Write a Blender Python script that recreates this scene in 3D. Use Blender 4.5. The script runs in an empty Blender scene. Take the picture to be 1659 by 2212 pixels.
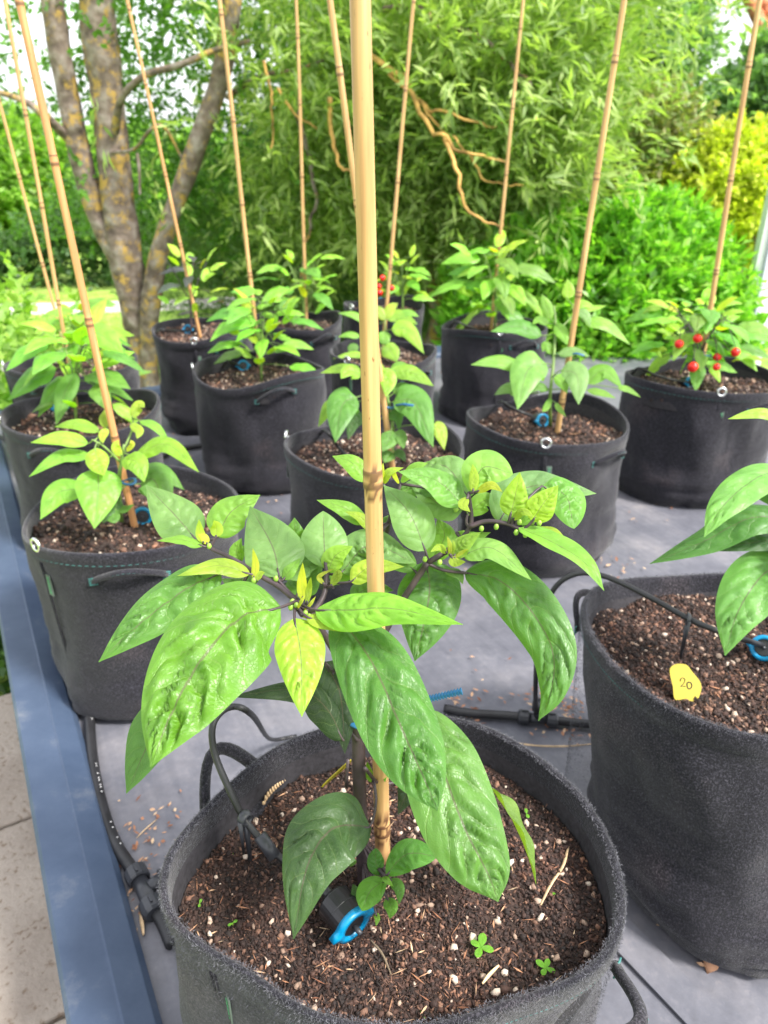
import bpy, math, random
import numpy as np
from mathutils import Vector, Matrix, noise
R = math.radians
PI = math.pi
random.seed(7)
rng = np.random.default_rng(7)
scene = bpy.context.scene
COL = scene.collection

# ------------------------------------------------------------------ camera
PITCH = R(26.4)
F = 1600.0                      # focal length in pixels of a 1659 x 2212 picture
CAMZ = 1.0
cam_d = bpy.data.cameras.new('camera')
cam = bpy.data.objects.new('camera', cam_d)
COL.objects.link(cam)
scene.camera = cam
cam.location = (0, 0, CAMZ)
cam.rotation_euler = (PI / 2 - PITCH, 0, 0)
cam_d.sensor_fit = 'VERTICAL'
cam_d.sensor_height = 24
cam_d.lens = 24 * F / 2212
cam_d.clip_start = 0.02
cam_d.clip_end = 400
cam_d.dof.use_dof = True
cam_d.dof.focus_distance = 0.62
cam_d.dof.aperture_fstop = 5.0
cam_d.dof.aperture_blades = 6

# ------------------------------------------------------------------ sky and sun (soft overcast daylight)
SUN_EL, SUN_AZ = R(50), R(122)
w = bpy.data.worlds.new('World')
scene.world = w
w.use_nodes = True
nt = w.node_tree
nt.nodes.clear()
sky = nt.nodes.new('ShaderNodeTexSky')
sky.sky_type = 'NISHITA'
sky.sun_disc = False
sky.sun_elevation = SUN_EL
sky.sun_rotation = SUN_AZ
sky.air_density = 1.0
sky.dust_density = 4.0
sky.ozone_density = 1.0
hsv = nt.nodes.new('ShaderNodeHueSaturation')
hsv.inputs['Saturation'].default_value = 0.3
bg = nt.nodes.new('ShaderNodeBackground')
bg.inputs['Strength'].default_value = 0.15
wo = nt.nodes.new('ShaderNodeOutputWorld')
nt.links.new(sky.outputs[0], hsv.inputs['Color'])
cl = nt.nodes.new('ShaderNodeMix'); cl.data_type = 'RGBA'      # bright thin cloud over the sky
cl.inputs[0].default_value = 0.6
cl.inputs[7].default_value = (3.5, 3.55, 3.7, 1)
nt.links.new(hsv.outputs[0], cl.inputs[6])
nt.links.new(cl.outputs[2], bg.inputs[0])
nt.links.new(bg.outputs[0], wo.inputs[0])
sd = bpy.data.lights.new('sun', 'SUN')
sd.energy = 2.1
sd.angle = R(11)
sd.color = (1.0, 0.96, 0.9)
sun = bpy.data.objects.new('sun', sd)
COL.objects.link(sun)
# Nishita: rotation 0 puts the sun towards +Y, turning clockwise seen from above
sdir = Vector((math.sin(SUN_AZ) * math.cos(SUN_EL), math.cos(SUN_AZ) * math.cos(SUN_EL), math.sin(SUN_EL)))
sun.rotation_euler = sdir.to_track_quat('Z', 'Y').to_euler()
sun.location = sdir * 20
scene.view_settings.view_transform = 'Standard'
scene.view_settings.look = 'None'
scene.view_settings.gamma = 1
scene.view_settings.use_curve_mapping = False
scene.view_settings.exposure = 1.88
scene.render.engine = 'CYCLES'
scene.cycles.max_bounces = 8
scene.cycles.transparent_max_bounces = 8

# ------------------------------------------------------------------ picture -> place
cp, sp = math.cos(PITCH), math.sin(PITCH)
def ray(px, py):
    a, b = (px - 829.5) / F, (1106 - py) / F
    return Vector((a, cp + b * sp, -sp + b * cp))
def W(px, py, d):               # point at a depth along the view axis
    return Vector((0, 0, CAMZ)) + ray(px, py) * d
def at(px, py, Y):              # point on the upright plane at distance Y
    r = ray(px, py)
    return Vector((0, 0, CAMZ)) + r * (Y / r.y)
def onz(px, py, z):             # point on the level plane z
    r = ray(px, py)
    return Vector((0, 0, CAMZ)) + r * ((z - CAMZ) / r.z)

# ------------------------------------------------------------------ materials
def newmat(name):
    m = bpy.data.materials.new(name)
    m.use_nodes = True
    t = m.node_tree
    t.nodes.clear()
    out = t.nodes.new('ShaderNodeOutputMaterial')
    b = t.nodes.new('ShaderNodeBsdfPrincipled')
    t.links.new(b.outputs[0], out.inputs[0])
    return m, t, b, out
def N(t, typ, **k):
    n = t.nodes.new(typ)
    for a, v in k.items():
        if a.startswith('i_'):
            key = a[2:]
            n.inputs[int(key) if key.isdigit() else key.replace('_', ' ')].default_value = v
        else:
            setattr(n, a, v)
    return n
def ramp(t, fac, stops):
    r = t.nodes.new('ShaderNodeValToRGB')
    el = r.color_ramp.elements
    while len(el) > 1: el.remove(el[-1])
    for i, (p, c) in enumerate(stops):
        e = el[0] if i == 0 else el.new(p)
        e.position = p
        e.color = (*c, 1) if len(c) == 3 else c
    t.links.new(fac, r.inputs[0])
    return r
def math_(t, op, a, b=None, c=None):
    n = t.nodes.new('ShaderNodeMath'); n.operation = op
    for i, v in enumerate((a, b, c)):
        if v is None: continue
        if isinstance(v, (int, float)): n.inputs[i].default_value = v
        else: t.links.new(v, n.inputs[i])
    return n.outputs[0]
def mix(t, fac, a, b, mode='MIX'):
    n = t.nodes.new('ShaderNodeMix'); n.data_type = 'RGBA'; n.blend_type = mode
    for k, v in ((0, fac), (6, a), (7, b)):
        if isinstance(v, (int, float)): n.inputs[k].default_value = v
        elif isinstance(v, tuple): n.inputs[k].default_value = (*v, 1)
        else: t.links.new(v, n.inputs[k])
    return n.outputs[2]
def bump(t, b, h, dist, strength=1.0):
    n = N(t, 'ShaderNodeBump')
    n.inputs['Distance'].default_value = dist
    n.inputs['Strength'].default_value = strength
    t.links.new(h, n.inputs['Height'])
    t.links.new(n.outputs[0], b.inputs['Normal'])
    return n
def plain(name, col, rough=0.5, metal=0.0, nscale=None, var=0.25, bmp=0.0, spec=0.5, objcol=False):
    m, t, b, o = newmat(name)
    b.inputs['Roughness'].default_value = rough
    b.inputs['Metallic'].default_value = metal
    b.inputs['Specular IOR Level'].default_value = spec
    tc = N(t, 'ShaderNodeTexCoord')
    src = None
    if objcol:
        oi = N(t, 'ShaderNodeObjectInfo'); src = oi.outputs['Color']
    n = N(t, 'ShaderNodeTexNoise'); n.inputs['Scale'].default_value = nscale or 30
    n.inputs['Detail'].default_value = 5
    t.links.new(tc.outputs['Object'], n.inputs['Vector'])
    lo = tuple(c * (1 - var) for c in col); hi = tuple(min(1, c * (1 + var)) for c in col)
    r = ramp(t, n.outputs[0], [(0.3, lo), (0.7, hi)])
    c = r.outputs[0]
    if src is not None: c = mix(t, 1.0, c, src, 'MULTIPLY')
    t.links.new(c, b.inputs['Base Color'])
    if bmp: bump(t, b, n.outputs[0], bmp)
    return m

def mat_leaf():
    m, t, b, out = newmat('pepper_leaf')
    oi = N(t, 'ShaderNodeObjectInfo')
    uv = N(t, 'ShaderNodeUVMap'); uv.uv_map = 'UVMap'
    sep = N(t, 'ShaderNodeSeparateXYZ'); t.links.new(uv.outputs[0], sep.inputs[0])
    u, v = sep.outputs[0], sep.outputs[1]
    s = math_(t, 'ABSOLUTE', math_(t, 'MULTIPLY', math_(t, 'SUBTRACT', v, 0.5), 2.0))
    mid = math_(t, 'LESS_THAN', s, 0.024)
    pa = N(t, 'ShaderNodeAttribute'); pa.attribute_name = 'phase'
    fr = math_(t, 'FRACT', pa.outputs['Fac'])
    d = math_(t, 'MINIMUM', fr, math_(t, 'SUBTRACT', 1.0, fr))
    vein = N(t, 'ShaderNodeMapRange'); vein.inputs[1].default_value = 0.0; vein.inputs[2].default_value = 0.045
    vein.inputs[3].default_value = 1.0; vein.inputs[4].default_value = 0.0
    t.links.new(d, vein.inputs[0])
    tc = N(t, 'ShaderNodeTexCoord')
    vor = N(t, 'ShaderNodeTexVoronoi'); vor.feature = 'DISTANCE_TO_EDGE'; vor.inputs['Scale'].default_value = 26
    sc = N(t, 'ShaderNodeVectorMath'); sc.operation = 'MULTIPLY'; sc.inputs[1].default_value = (2.2, 1.0, 1.0)
    t.links.new(uv.outputs[0], sc.inputs[0]); t.links.new(sc.outputs[0], vor.inputs['Vector'])
    net = N(t, 'ShaderNodeMapRange'); net.inputs[1].default_value = 0; net.inputs[2].default_value = 0.09
    net.inputs[3].default_value = 1; net.inputs[4].default_value = 0
    t.links.new(vor.outputs['Distance'], net.inputs[0])
    n = N(t, 'ShaderNodeTexNoise'); n.inputs['Scale'].default_value = 35; n.inputs['Detail'].default_value = 4
    t.links.new(tc.outputs['Object'], n.inputs['Vector'])
    rr = ramp(t, n.outputs[0], [(0.25, (0.72, 0.78, 0.7)), (0.7, (1.25, 1.18, 1.2))])
    base = mix(t, 1.0, oi.outputs['Color'], rr.outputs[0], 'MULTIPLY')
    pale = mix(t, 0.45, base, (0.32, 0.42, 0.16))
    c1 = mix(t, math_(t, 'MULTIPLY', vein.outputs[0], 0.32), base, pale)
    c1 = mix(t, math_(t, 'MULTIPLY', net.outputs[0], 0.14), c1, pale)
    rib = mix(t, 0.7, oi.outputs['Color'], (0.10, 0.07, 0.055))
    c2 = mix(t, math_(t, 'MULTIPLY', mid, 0.85), c1, rib)
    t.links.new(c2, b.inputs['Base Color'])
    b.inputs['Roughness'].default_value = 0.40
    b.inputs['Specular IOR Level'].default_value = 0.5
    hgt = math_(t, 'SUBTRACT', n.outputs[0], math_(t, 'ADD', math_(t, 'MULTIPLY', vein.outputs[0], 0.6), math_(t, 'MULTIPLY', net.outputs[0], 0.3)))
    bump(t, b, hgt, 0.0006, 0.8)
    tr = N(t, 'ShaderNodeBsdfTranslucent')
    tcx = mix(t, 1.0, c2, (2.2, 2.1, 0.4), 'MULTIPLY')
    t.links.new(tcx, tr.inputs[0])
    ms = N(t, 'ShaderNodeMixShader'); ms.inputs[0].default_value = 0.34
    t.links.new(b.outputs[0], ms.inputs[1]); t.links.new(tr.outputs[0], ms.inputs[2])
    t.links.new(ms.outputs[0], out.inputs[0])
    return m
M_leaf = mat_leaf()

def mat_foliage(name, cols, rough=0.5, trans=0.35, nscale=1.3):
    m, t, b, out = newmat(name)
    g = N(t, 'ShaderNodeNewGeometry')
    tc = N(t, 'ShaderNodeTexCoord')
    n = N(t, 'ShaderNodeTexNoise'); n.inputs['Scale'].default_value = nscale; n.inputs['Detail'].default_value = 3
    t.links.new(tc.outputs['Object'], n.inputs['Vector'])
    f = math_(t, 'ADD', math_(t, 'MULTIPLY', g.outputs['Random Per Island'], 0.6), math_(t, 'MULTIPLY', math_(t, 'SUBTRACT', n.outputs[0], 0.25), 0.8))
    k = len(cols) - 1
    r = ramp(t, f, [(i / k if k else 0, c) for i, c in enumerate(cols)])
    t.links.new(r.outputs[0], b.inputs['Base Color'])
    b.inputs['Roughness'].default_value = rough
    tr = N(t, 'ShaderNodeBsdfTranslucent')
    t.links.new(mix(t, 1.0, r.outputs[0], (1.5, 1.8, 0.6), 'MULTIPLY'), tr.inputs[0])
    ms = N(t, 'ShaderNodeMixShader'); ms.inputs[0].default_value = trans
    t.links.new(b.outputs[0], ms.inputs[1]); t.links.new(tr.outputs[0], ms.inputs[2])
    t.links.new(ms.outputs[0], out.inputs[0])
    return m
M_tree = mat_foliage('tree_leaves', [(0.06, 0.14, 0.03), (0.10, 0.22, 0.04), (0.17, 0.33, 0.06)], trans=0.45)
M_lance = mat_foliage('lance_leaves', [(0.11, 0.18, 0.06), (0.21, 0.30, 0.09), (0.34, 0.43, 0.13), (0.46, 0.53, 0.22)], trans=0.45)
M_feather = mat_foliage('feathery_leaves', [(0.09, 0.16, 0.06), (0.15, 0.24, 0.085), (0.25, 0.35, 0.13)], trans=0.45)
M_laurel = mat_foliage('laurel_leaves', [(0.06, 0.18, 0.02), (0.14, 0.34, 0.035), (0.25, 0.47, 0.06), (0.38, 0.55, 0.12)], trans=0.42, rough=0.35, nscale=2.5)
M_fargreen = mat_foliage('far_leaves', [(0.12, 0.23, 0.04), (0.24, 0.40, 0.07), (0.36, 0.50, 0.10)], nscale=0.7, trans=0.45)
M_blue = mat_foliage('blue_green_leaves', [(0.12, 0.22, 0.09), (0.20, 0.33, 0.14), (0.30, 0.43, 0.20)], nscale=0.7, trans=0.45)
M_yellow = mat_foliage('golden_leaves', [(0.30, 0.36, 0.03), (0.52, 0.56, 0.05), (0.70, 0.70, 0.10)])
M_pink = mat_foliage('rusty_leaves', [(0.12, 0.2, 0.05), (0.22, 0.26, 0.08), (0.34, 0.24, 0.14)])
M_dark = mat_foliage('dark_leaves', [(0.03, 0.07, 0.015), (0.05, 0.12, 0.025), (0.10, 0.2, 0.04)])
M_grass = mat_foliage('grass_blades', [(0.20, 0.34, 0.05), (0.32, 0.48, 0.07), (0.42, 0.55, 0.10)])

def mat_bark():
    m, t, b, out = newmat('lichened_bark')
    tc = N(t, 'ShaderNodeTexCoord')
    n = N(t, 'ShaderNodeTexNoise'); n.inputs['Scale'].default_value = 14; n.inputs['Detail'].default_value = 8
    t.links.new(tc.outputs['Object'], n.inputs['Vector'])
    r = ramp(t, n.outputs[0], [(0.3, (0.07, 0.05, 0.042)), (0.5, (0.17, 0.13, 0.105)), (0.7, (0.30, 0.26, 0.23))])
    n2 = N(t, 'ShaderNodeTexNoise'); n2.inputs['Scale'].default_value = 9; n2.inputs['Detail'].default_value = 8; n2.inputs['Roughness'].default_value = 0.75
    t.links.new(tc.outputs['Object'], n2.inputs['Vector'])
    k = ramp(t, n2.outputs[0], [(0.52, (0, 0, 0)), (0.59, (0.9, 0.9, 0.9))])
    c = mix(t, k.outputs[0], r.outputs[0], (0.42, 0.27, 0.06))
    t.links.new(c, b.inputs['Base Color'])
    b.inputs['Roughness'].default_value = 0.95
    bump(t, b, n.outputs[0], 0.02)
    return m
M_bark = mat_bark()
M_lichen = plain('orange_lichen_bark', (0.50, 0.29, 0.09), 0.95, nscale=14, var=0.6, bmp=0.004)
M_twig = plain('twig_bark', (0.16, 0.12, 0.08), 0.9, nscale=20, var=0.4)

def mat_felt():
    m, t, b, out = newmat('black_felt')
    oi = N(t, 'ShaderNodeObjectInfo')
    tc = N(t, 'ShaderNodeTexCoord')
    n = N(t, 'ShaderNodeTexNoise'); n.inputs['Scale'].default_value = 420; n.inputs['Detail'].default_value = 4; n.inputs['Roughness'].default_value = 0.65
    t.links.new(tc.outputs['Object'], n.inputs['Vector'])
    n2 = N(t, 'ShaderNodeTexNoise'); n2.inputs['Scale'].default_value = 9; n2.inputs['Detail'].default_value = 6
    t.links.new(tc.outputs['Object'], n2.inputs['Vector'])
    r = ramp(t, n.outputs[0], [(0.35, (0.005, 0.005, 0.007)), (0.52, (0.014, 0.0135, 0.019)), (0.66, (0.052, 0.050, 0.063)), (0.8, (0.12, 0.115, 0.135))])
    r2 = ramp(t, n2.outputs[0], [(0.3, (0.7, 0.7, 0.74)), (0.56, (1, 1, 1)), (0.68, (1.7, 1.5, 1.35)), (0.8, (2.6, 2.2, 1.9))])
    t.links.new(mix(t, 1.0, r.outputs[0], r2.outputs[0], 'MULTIPLY'), b.inputs['Base Color'])
    b.inputs['Roughness'].default_value = 0.95
    b.inputs['Specular IOR Level'].default_value = 0.2
    b.inputs['Sheen Weight'].default_value = 0.15
    b.inputs['Sheen Roughness'].default_value = 0.5
    bump(t, b, math_(t, 'ADD', n.outputs[0], math_(t, 'MULTIPLY', n2.outputs[0], 6.0)), 0.0016, 0.9)
    return m
M_felt = mat_felt()
M_fuzz = plain('felt_fibres', (0.10, 0.10, 0.115), 0.9, nscale=60, var=0.4)
M_thread = plain('teal_thread', (0.04, 0.16, 0.15), 0.7)
M_lining = plain('woven_lining', (0.022, 0.02, 0.024), 0.9, nscale=150, var=0.4, bmp=0.001)
M_label = plain('sewn_label', (0.09, 0.12, 0.10), 0.8)
M_green = plain('label_green', (0.05, 0.22, 0.10), 0.7)
M_metal = plain('eyelet_metal', (0.7, 0.7, 0.72), 0.25, 1.0, var=0.1)
M_soil = plain('potting_soil', (0.04, 0.023, 0.018), 0.95, nscale=120, var=0.6, bmp=0.004)
def mat_crumb():
    m, t, b, out = newmat('soil_crumbs')
    g = N(t, 'ShaderNodeNewGeometry')
    r = ramp(t, g.outputs['Random Per Island'], [(0.0, (0.010, 0.005, 0.004)), (0.5, (0.027, 0.013, 0.010)), (0.82, (0.062, 0.029, 0.020)), (0.96, (0.17, 0.09, 0.06))])
    tc = N(t, 'ShaderNodeTexCoord'); n = N(t, 'ShaderNodeTexNoise'); n.inputs['Scale'].default_value = 16; n.inputs['Detail'].default_value = 4
    t.links.new(tc.outputs['Object'], n.inputs['Vector'])
    r2 = ramp(t, n.outputs[0], [(0.35, (0.55, 0.52, 0.5)), (0.5, (1, 1, 1)), (0.65, (1.5, 1.4, 1.3))])
    t.links.new(mix(t, 1.0, r.outputs[0], r2.outputs[0], 'MULTIPLY'), b.inputs['Base Color'])
    b.inputs['Roughness'].default_value = 0.8
    return m
M_crumb = mat_crumb()
def mat_perl():
    m, t, b, out = newmat('perlite')
    g = N(t, 'ShaderNodeNewGeometry')
    r = ramp(t, g.outputs['Random Per Island'], [(0.0, (0.18, 0.11, 0.08)), (0.5, (0.34, 0.24, 0.18)), (1.0, (0.56, 0.47, 0.39))])
    t.links.new(r.outputs[0], b.inputs['Base Color'])
    b.inputs['Roughness'].default_value = 0.9
    return m
M_perl = mat_perl()
def mat_chip():
    m, t, b, out = newmat('dry_scraps')
    g = N(t, 'ShaderNodeNewGeometry')
    r = ramp(t, g.outputs['Random Per Island'], [(0.0, (0.16, 0.06, 0.03)), (0.5, (0.36, 0.17, 0.09)), (1.0, (0.55, 0.4, 0.25))])
    t.links.new(r.outputs[0], b.inputs['Base Color'])
    b.inputs['Roughness'].default_value = 0.8
    return m
M_chip = mat_chip()
M_straw = plain('dry_straw', (0.6, 0.42, 0.24), 0.6, nscale=80)
def mat_cane():
    m, t, b, out = newmat('bamboo')
    oi = N(t, 'ShaderNodeObjectInfo')
    tc = N(t, 'ShaderNodeTexCoord')
    mp = N(t, 'ShaderNodeMapping'); mp.inputs['Scale'].default_value = (160, 160, 7)
    t.links.new(tc.outputs['Object'], mp.inputs[0])
    n = N(t, 'ShaderNodeTexNoise'); n.inputs['Scale'].default_value = 1; n.inputs['Detail'].default_value = 5
    t.links.new(mp.outputs[0], n.inputs['Vector'])
    r = ramp(t, n.outputs[0], [(0.3, (0.34, 0.185, 0.075)), (0.6, (0.50, 0.30, 0.13)), (0.8, (0.62, 0.42, 0.21))])
    mp2 = N(t, 'ShaderNodeMapping'); mp2.inputs['Scale'].default_value = (420, 420, 130)
    t.links.new(tc.outputs['Object'], mp2.inputs[0])
    n2 = N(t, 'ShaderNodeTexNoise'); n2.inputs['Scale'].default_value = 1; n2.inputs['Detail'].default_value = 2
    t.links.new(mp2.outputs[0], n2.inputs['Vector'])
    k = ramp(t, n2.outputs[0], [(0.69, (0, 0, 0)), (0.74, (1, 1, 1))])
    c = mix(t, math_(t, 'MULTIPLY', k.outputs[0], 0.7), r.outputs[0], (0.12, 0.05, 0.02))
    c = mix(t, 1.0, c, oi.outputs['Color'], 'MULTIPLY')
    at_ = N(t, 'ShaderNodeAttribute'); at_.attribute_name = 'node'
    c = mix(t, at_.outputs['Fac'], c, (0.10, 0.045, 0.025))
    t.links.new(c, b.inputs['Base Color'])
    b.inputs['Roughness'].default_value = 0.42
    bump(t, b, n.outputs[0], 0.0003)
    return m
M_cane = mat_cane()
M_stem = plain('purple_stem', (0.045, 0.03, 0.035), 0.5, nscale=60, var=0.5, bmp=0.0004)
M_gstem = plain('green_stem', (0.12, 0.2, 0.04), 0.5, nscale=60, var=0.3)
M_bud = plain('green_bud', (0.2, 0.34, 0.04), 0.4)
M_black = plain('black_plastic', (0.012, 0.012, 0.014), 0.35, nscale=40)
M_hose = plain('black_hose', (0.014, 0.014, 0.016), 0.5, nscale=25, var=0.5)
M_fit = plain('grey_black_fitting', (0.03, 0.032, 0.038), 0.4)
M_blue_p = plain('cyan_plastic', (0.0, 0.20, 0.40), 0.35, var=0.08)
M_tie = plain('blue_tie', (0.01, 0.09, 0.2), 0.45, var=0.1)
M_tag = plain('yellow_plastic', (0.36, 0.29, 0.008), 0.5, var=0.05)
M_ink = plain('pencil', (0.03, 0.025, 0.01), 0.8)
M_red = plain('red_fruit', (0.62, 0.015, 0.01), 0.2, var=0.2)
M_print = plain('white_print', (0.6, 0.6, 0.6), 0.6)

def mat_deck():
    m, t, b, out = newmat('rubber_sheet')
    tc = N(t, 'ShaderNodeTexCoord')
    n = N(t, 'ShaderNodeTexNoise'); n.inputs['Scale'].default_value = 3.5; n.inputs['Detail'].default_value = 9; n.inputs['Roughness'].default_value = 0.65
    t.links.new(tc.outputs['Object'], n.inputs['Vector'])
    mq = N(t, 'ShaderNodeMapping'); mq.inputs['Rotation'].default_value = (0, 0, R(-119))
    t.links.new(tc.outputs['Object'], mq.inputs[0])
    mp = N(t, 'ShaderNodeMapping'); mp.inputs['Scale'].default_value = (1.6, 55, 1)
    t.links.new(mq.outputs[0], mp.inputs[0])
    dn = N(t, 'ShaderNodeTexNoise'); dn.inputs['Scale'].default_value = 55; dn.inputs['Detail'].default_value = 8; dn.inputs['Roughness'].default_value = 0.75
    t.links.new(tc.outputs['Object'], dn.inputs['Vector'])
    rd = ramp(t, dn.outputs[0], [(0.3, (0.86, 0.85, 0.84)), (0.55, (1, 1, 1)), (0.72, (1.35, 1.28, 1.2))])
    st = N(t, 'ShaderNodeTexNoise'); st.inputs['Scale'].default_value = 1; st.inputs['Detail'].default_value = 3
    t.links.new(mp.outputs[0], st.inputs['Vector'])
    r = ramp(t, n.outputs[0], [(0.28, (0.066, 0.069, 0.085)), (0.5, (0.112, 0.115, 0.136)), (0.62, (0.155, 0.153, 0.17)), (0.78, (0.27, 0.25, 0.24))])
    r2 = ramp(t, st.outputs[0], [(0.35, (0.93, 0.93, 0.94)), (0.65, (1.07, 1.06, 1.06))])
    t.links.new(mix(t, 1.0, mix(t, 1.0, r.outputs[0], r2.outputs[0], 'MULTIPLY'), rd.outputs[0], 'MULTIPLY'), b.inputs['Base Color'])
    rr = ramp(t, n.outputs[0], [(0.3, (0.35, 0.35, 0.35)), (0.7, (0.6, 0.6, 0.6))])
    t.links.new(rr.outputs[0], b.inputs['Roughness'])
    bump(t, b, math_(t, 'ADD', n.outputs[0], math_(t, 'MULTIPLY', st.outputs[0], 0.3)), 0.004)
    return m
M_deck = mat_deck()
def mat_coping():
    m, t, b, out = newmat('blue_grey_metal')
    tc = N(t, 'ShaderNodeTexCoord')
    n = N(t, 'ShaderNodeTexNoise'); n.inputs['Scale'].default_value = 9; n.inputs['Detail'].default_value = 10; n.inputs['Roughness'].default_value = 0.7
    t.links.new(tc.outputs['Object'], n.inputs['Vector'])
    r = ramp(t, n.outputs[0], [(0.35, (0.036, 0.056, 0.098)), (0.56, (0.05, 0.073, 0.120)), (0.64, (0.08, 0.10, 0.14)), (0.76, (0.19, 0.195, 0.2))])
    t.links.new(r.outputs[0], b.inputs['Base Color'])
    b.inputs['Roughness'].default_value = 0.5
    b.inputs['Specular IOR Level'].default_value = 0.3
    return m
M_coping = mat_coping()
def mat_conc():
    m, t, b, out = newmat('pitted_concrete')
    tc = N(t, 'ShaderNodeTexCoord')
    n = N(t, 'ShaderNodeTexNoise'); n.inputs['Scale'].default_value = 6; n.inputs['Detail'].default_value = 9
    t.links.new(tc.outputs['Object'], n.inputs['Vector'])
    v = N(t, 'ShaderNodeTexNoise'); v.inputs['Scale'].default_value = 85; v.inputs['Detail'].default_value = 3
    t.links.new(tc.outputs['Object'], v.inputs['Vector'])
    r = ramp(t, n.outputs[0], [(0.3, (0.25, 0.21, 0.175)), (0.7, (0.36, 0.315, 0.27))])
    k = ramp(t, v.outputs[0], [(0.31, (0.62, 0.54, 0.46)), (0.42, (1, 1, 1))])
    t.links.new(mix(t, 1.0, r.outputs[0], k.outputs[0], 'MULTIPLY'), b.inputs['Base Color'])
    b.inputs['Roughness'].default_value = 0.9
    bump(t, b, v.outputs[0], 0.003)
    return m
M_conc = mat_conc()
M_lawn = plain('lawn', (0.24, 0.36, 0.06), 0.95, nscale=3, var=0.35)
M_path = plain('pale_gravel', (0.5, 0.46, 0.42), 0.9, nscale=12, var=0.2)
M_white = plain('white_paint', (0.78, 0.79, 0.82), 0.5, var=0.04)
M_grey = plain('grey_pipe', (0.3, 0.33, 0.38), 0.4, var=0.1)
M_roof = plain('orange_roof_tile', (0.45, 0.16, 0.07), 0.85, nscale=8, var=0.3)

# ------------------------------------------------------------------ mesh helpers
def mesh_np(name, V, Fc, mat=None, smooth=True, uv=None, attr=None):
    V = np.asarray(V, dtype=np.float32).reshape(-1, 3)
    me = bpy.data.meshes.new(name)
    if isinstance(Fc, np.ndarray) and Fc.ndim == 2:
        m, k = Fc.shape
        me.vertices.add(len(V)); me.vertices.foreach_set('co', V.ravel())
        me.loops.add(m * k); me.loops.foreach_set('vertex_index', Fc.astype(np.int32).ravel())
        me.polygons.add(m); me.polygons.foreach_set('loop_start', (np.arange(m) * k).astype(np.int32))
        me.update(calc_edges=True)
    else:
        me.from_pydata([tuple(v) for v in V], [], [tuple(f) for f in Fc])
    if smooth:
        me.polygons.foreach_set('use_smooth', np.ones(len(me.polygons), dtype=bool))
    if uv is not None:
        l = me.uv_layers.new(name='UVMap')
        li = np.zeros(len(me.loops), dtype=np.int32); me.loops.foreach_get('vertex_index', li)
        l.data.foreach_set('uv', np.asarray(uv, dtype=np.float32)[li].ravel())
    if attr is not None:
        a = me.attributes.new(attr[0], 'FLOAT', 'POINT'); a.data.foreach_set('value', np.asarray(attr[1], dtype=np.float32))
    if mat: me.materials.append(mat)
    me.update()
    return me
def link(name, me, parent=None, loc=None, kind=None, color=None):
    o = bpy.data.objects.new(name, me)
    COL.objects.link(o)
    if parent is not None: o.parent = parent
    if loc is not None: o.location = loc
    if kind: o['kind'] = kind
    if color: o.color = (*color, 1)
    return o
def tag(o, label, cat, group=None):
    o['label'] = label; o['category'] = cat
    if group: o['group'] = group
    return o
def thing(name, label, cat, loc=(0, 0, 0), group=None):
    o = link(name, None, loc=loc)
    o.empty_display_size = 0.05
    return tag(o, label, cat, group)
class MB:                       # collects shapes for ONE mesh
    def __init__(s): s.v = []; s.f = []; s.a = []
    def add(s, V, Fc, a=0.0):
        n = len(s.v)
        s.v += [tuple(v) for v in V]
        s.f += [tuple(i + n for i in f) for f in Fc]
        s.a += [a] * len(V) if isinstance(a, float) else list(a)
        return s
    def mesh(s, name, mat, smooth=True, attr=None):
        return mesh_np(name, s.v, s.f, mat, smooth, attr=(attr, s.a) if attr else None)
    def box(s, c, d, rot=None):
        hx, hy, hz = d[0] / 2, d[1] / 2, d[2] / 2
        V = [Vector((x, y, z)) for x in (-hx, hx) for y in (-hy, hy) for z in (-hz, hz)]
        if rot: V = [rot @ v for v in V]
        c = Vector(c)
        return s.add([v + c for v in V], [(0, 1, 3, 2), (4, 6, 7, 5), (0, 4, 5, 1), (2, 3, 7, 6), (0, 2, 6, 4), (1, 5, 7, 3)])
    def tube(s, P, r, n=8, cap=True, flat=1.0):
        P = [Vector(p) for p in P]
        rr = r if hasattr(r, '__len__') else [r] * len(P)
        V = []; up = None
        for i, p in enumerate(P):
            T = (P[min(i + 1, len(P) - 1)] - P[max(i - 1, 0)]).normalized()
            if up is None:
                up = T.orthogonal().normalized()
            up = (up - T * up.dot(T)).normalized()
            sd_ = T.cross(up)
            for k in range(n):
                a = 2 * PI * k / n
                V.append(p + up * (math.cos(a) * rr[i]) + sd_ * (math.sin(a) * rr[i] * flat))
        Fc = []
        for i in range(len(P) - 1):
            for k in range(n):
                a, b = i * n + k, i * n + (k + 1) % n
                Fc.append((a, b, b + n, a + n))
        if cap:
            Fc.append(tuple(range(n - 1, -1, -1)))
            Fc.append(tuple(range((len(P) - 1) * n, len(P) * n)))
        return s.add(V, Fc)
    def ball(s, c, r, n=8, sc=(1, 1, 1)):
        V = []; Fc = []
        m = n // 2
        c = Vector(c)
        for i in range(m + 1):
            th = PI * i / m
            for k in range(n):
                a = 2 * PI * k / n
                V.append(c + Vector((math.sin(th) * math.cos(a) * r * sc[0], math.sin(th) * math.sin(a) * r * sc[1], math.cos(th) * r * sc[2])))
        for i in range(m):
            for k in range(n):
                Fc.append((i * n + k, i * n + (k + 1) % n, (i + 1) * n + (k + 1) % n, (i + 1) * n + k))
        return s.add(V, Fc)
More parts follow.
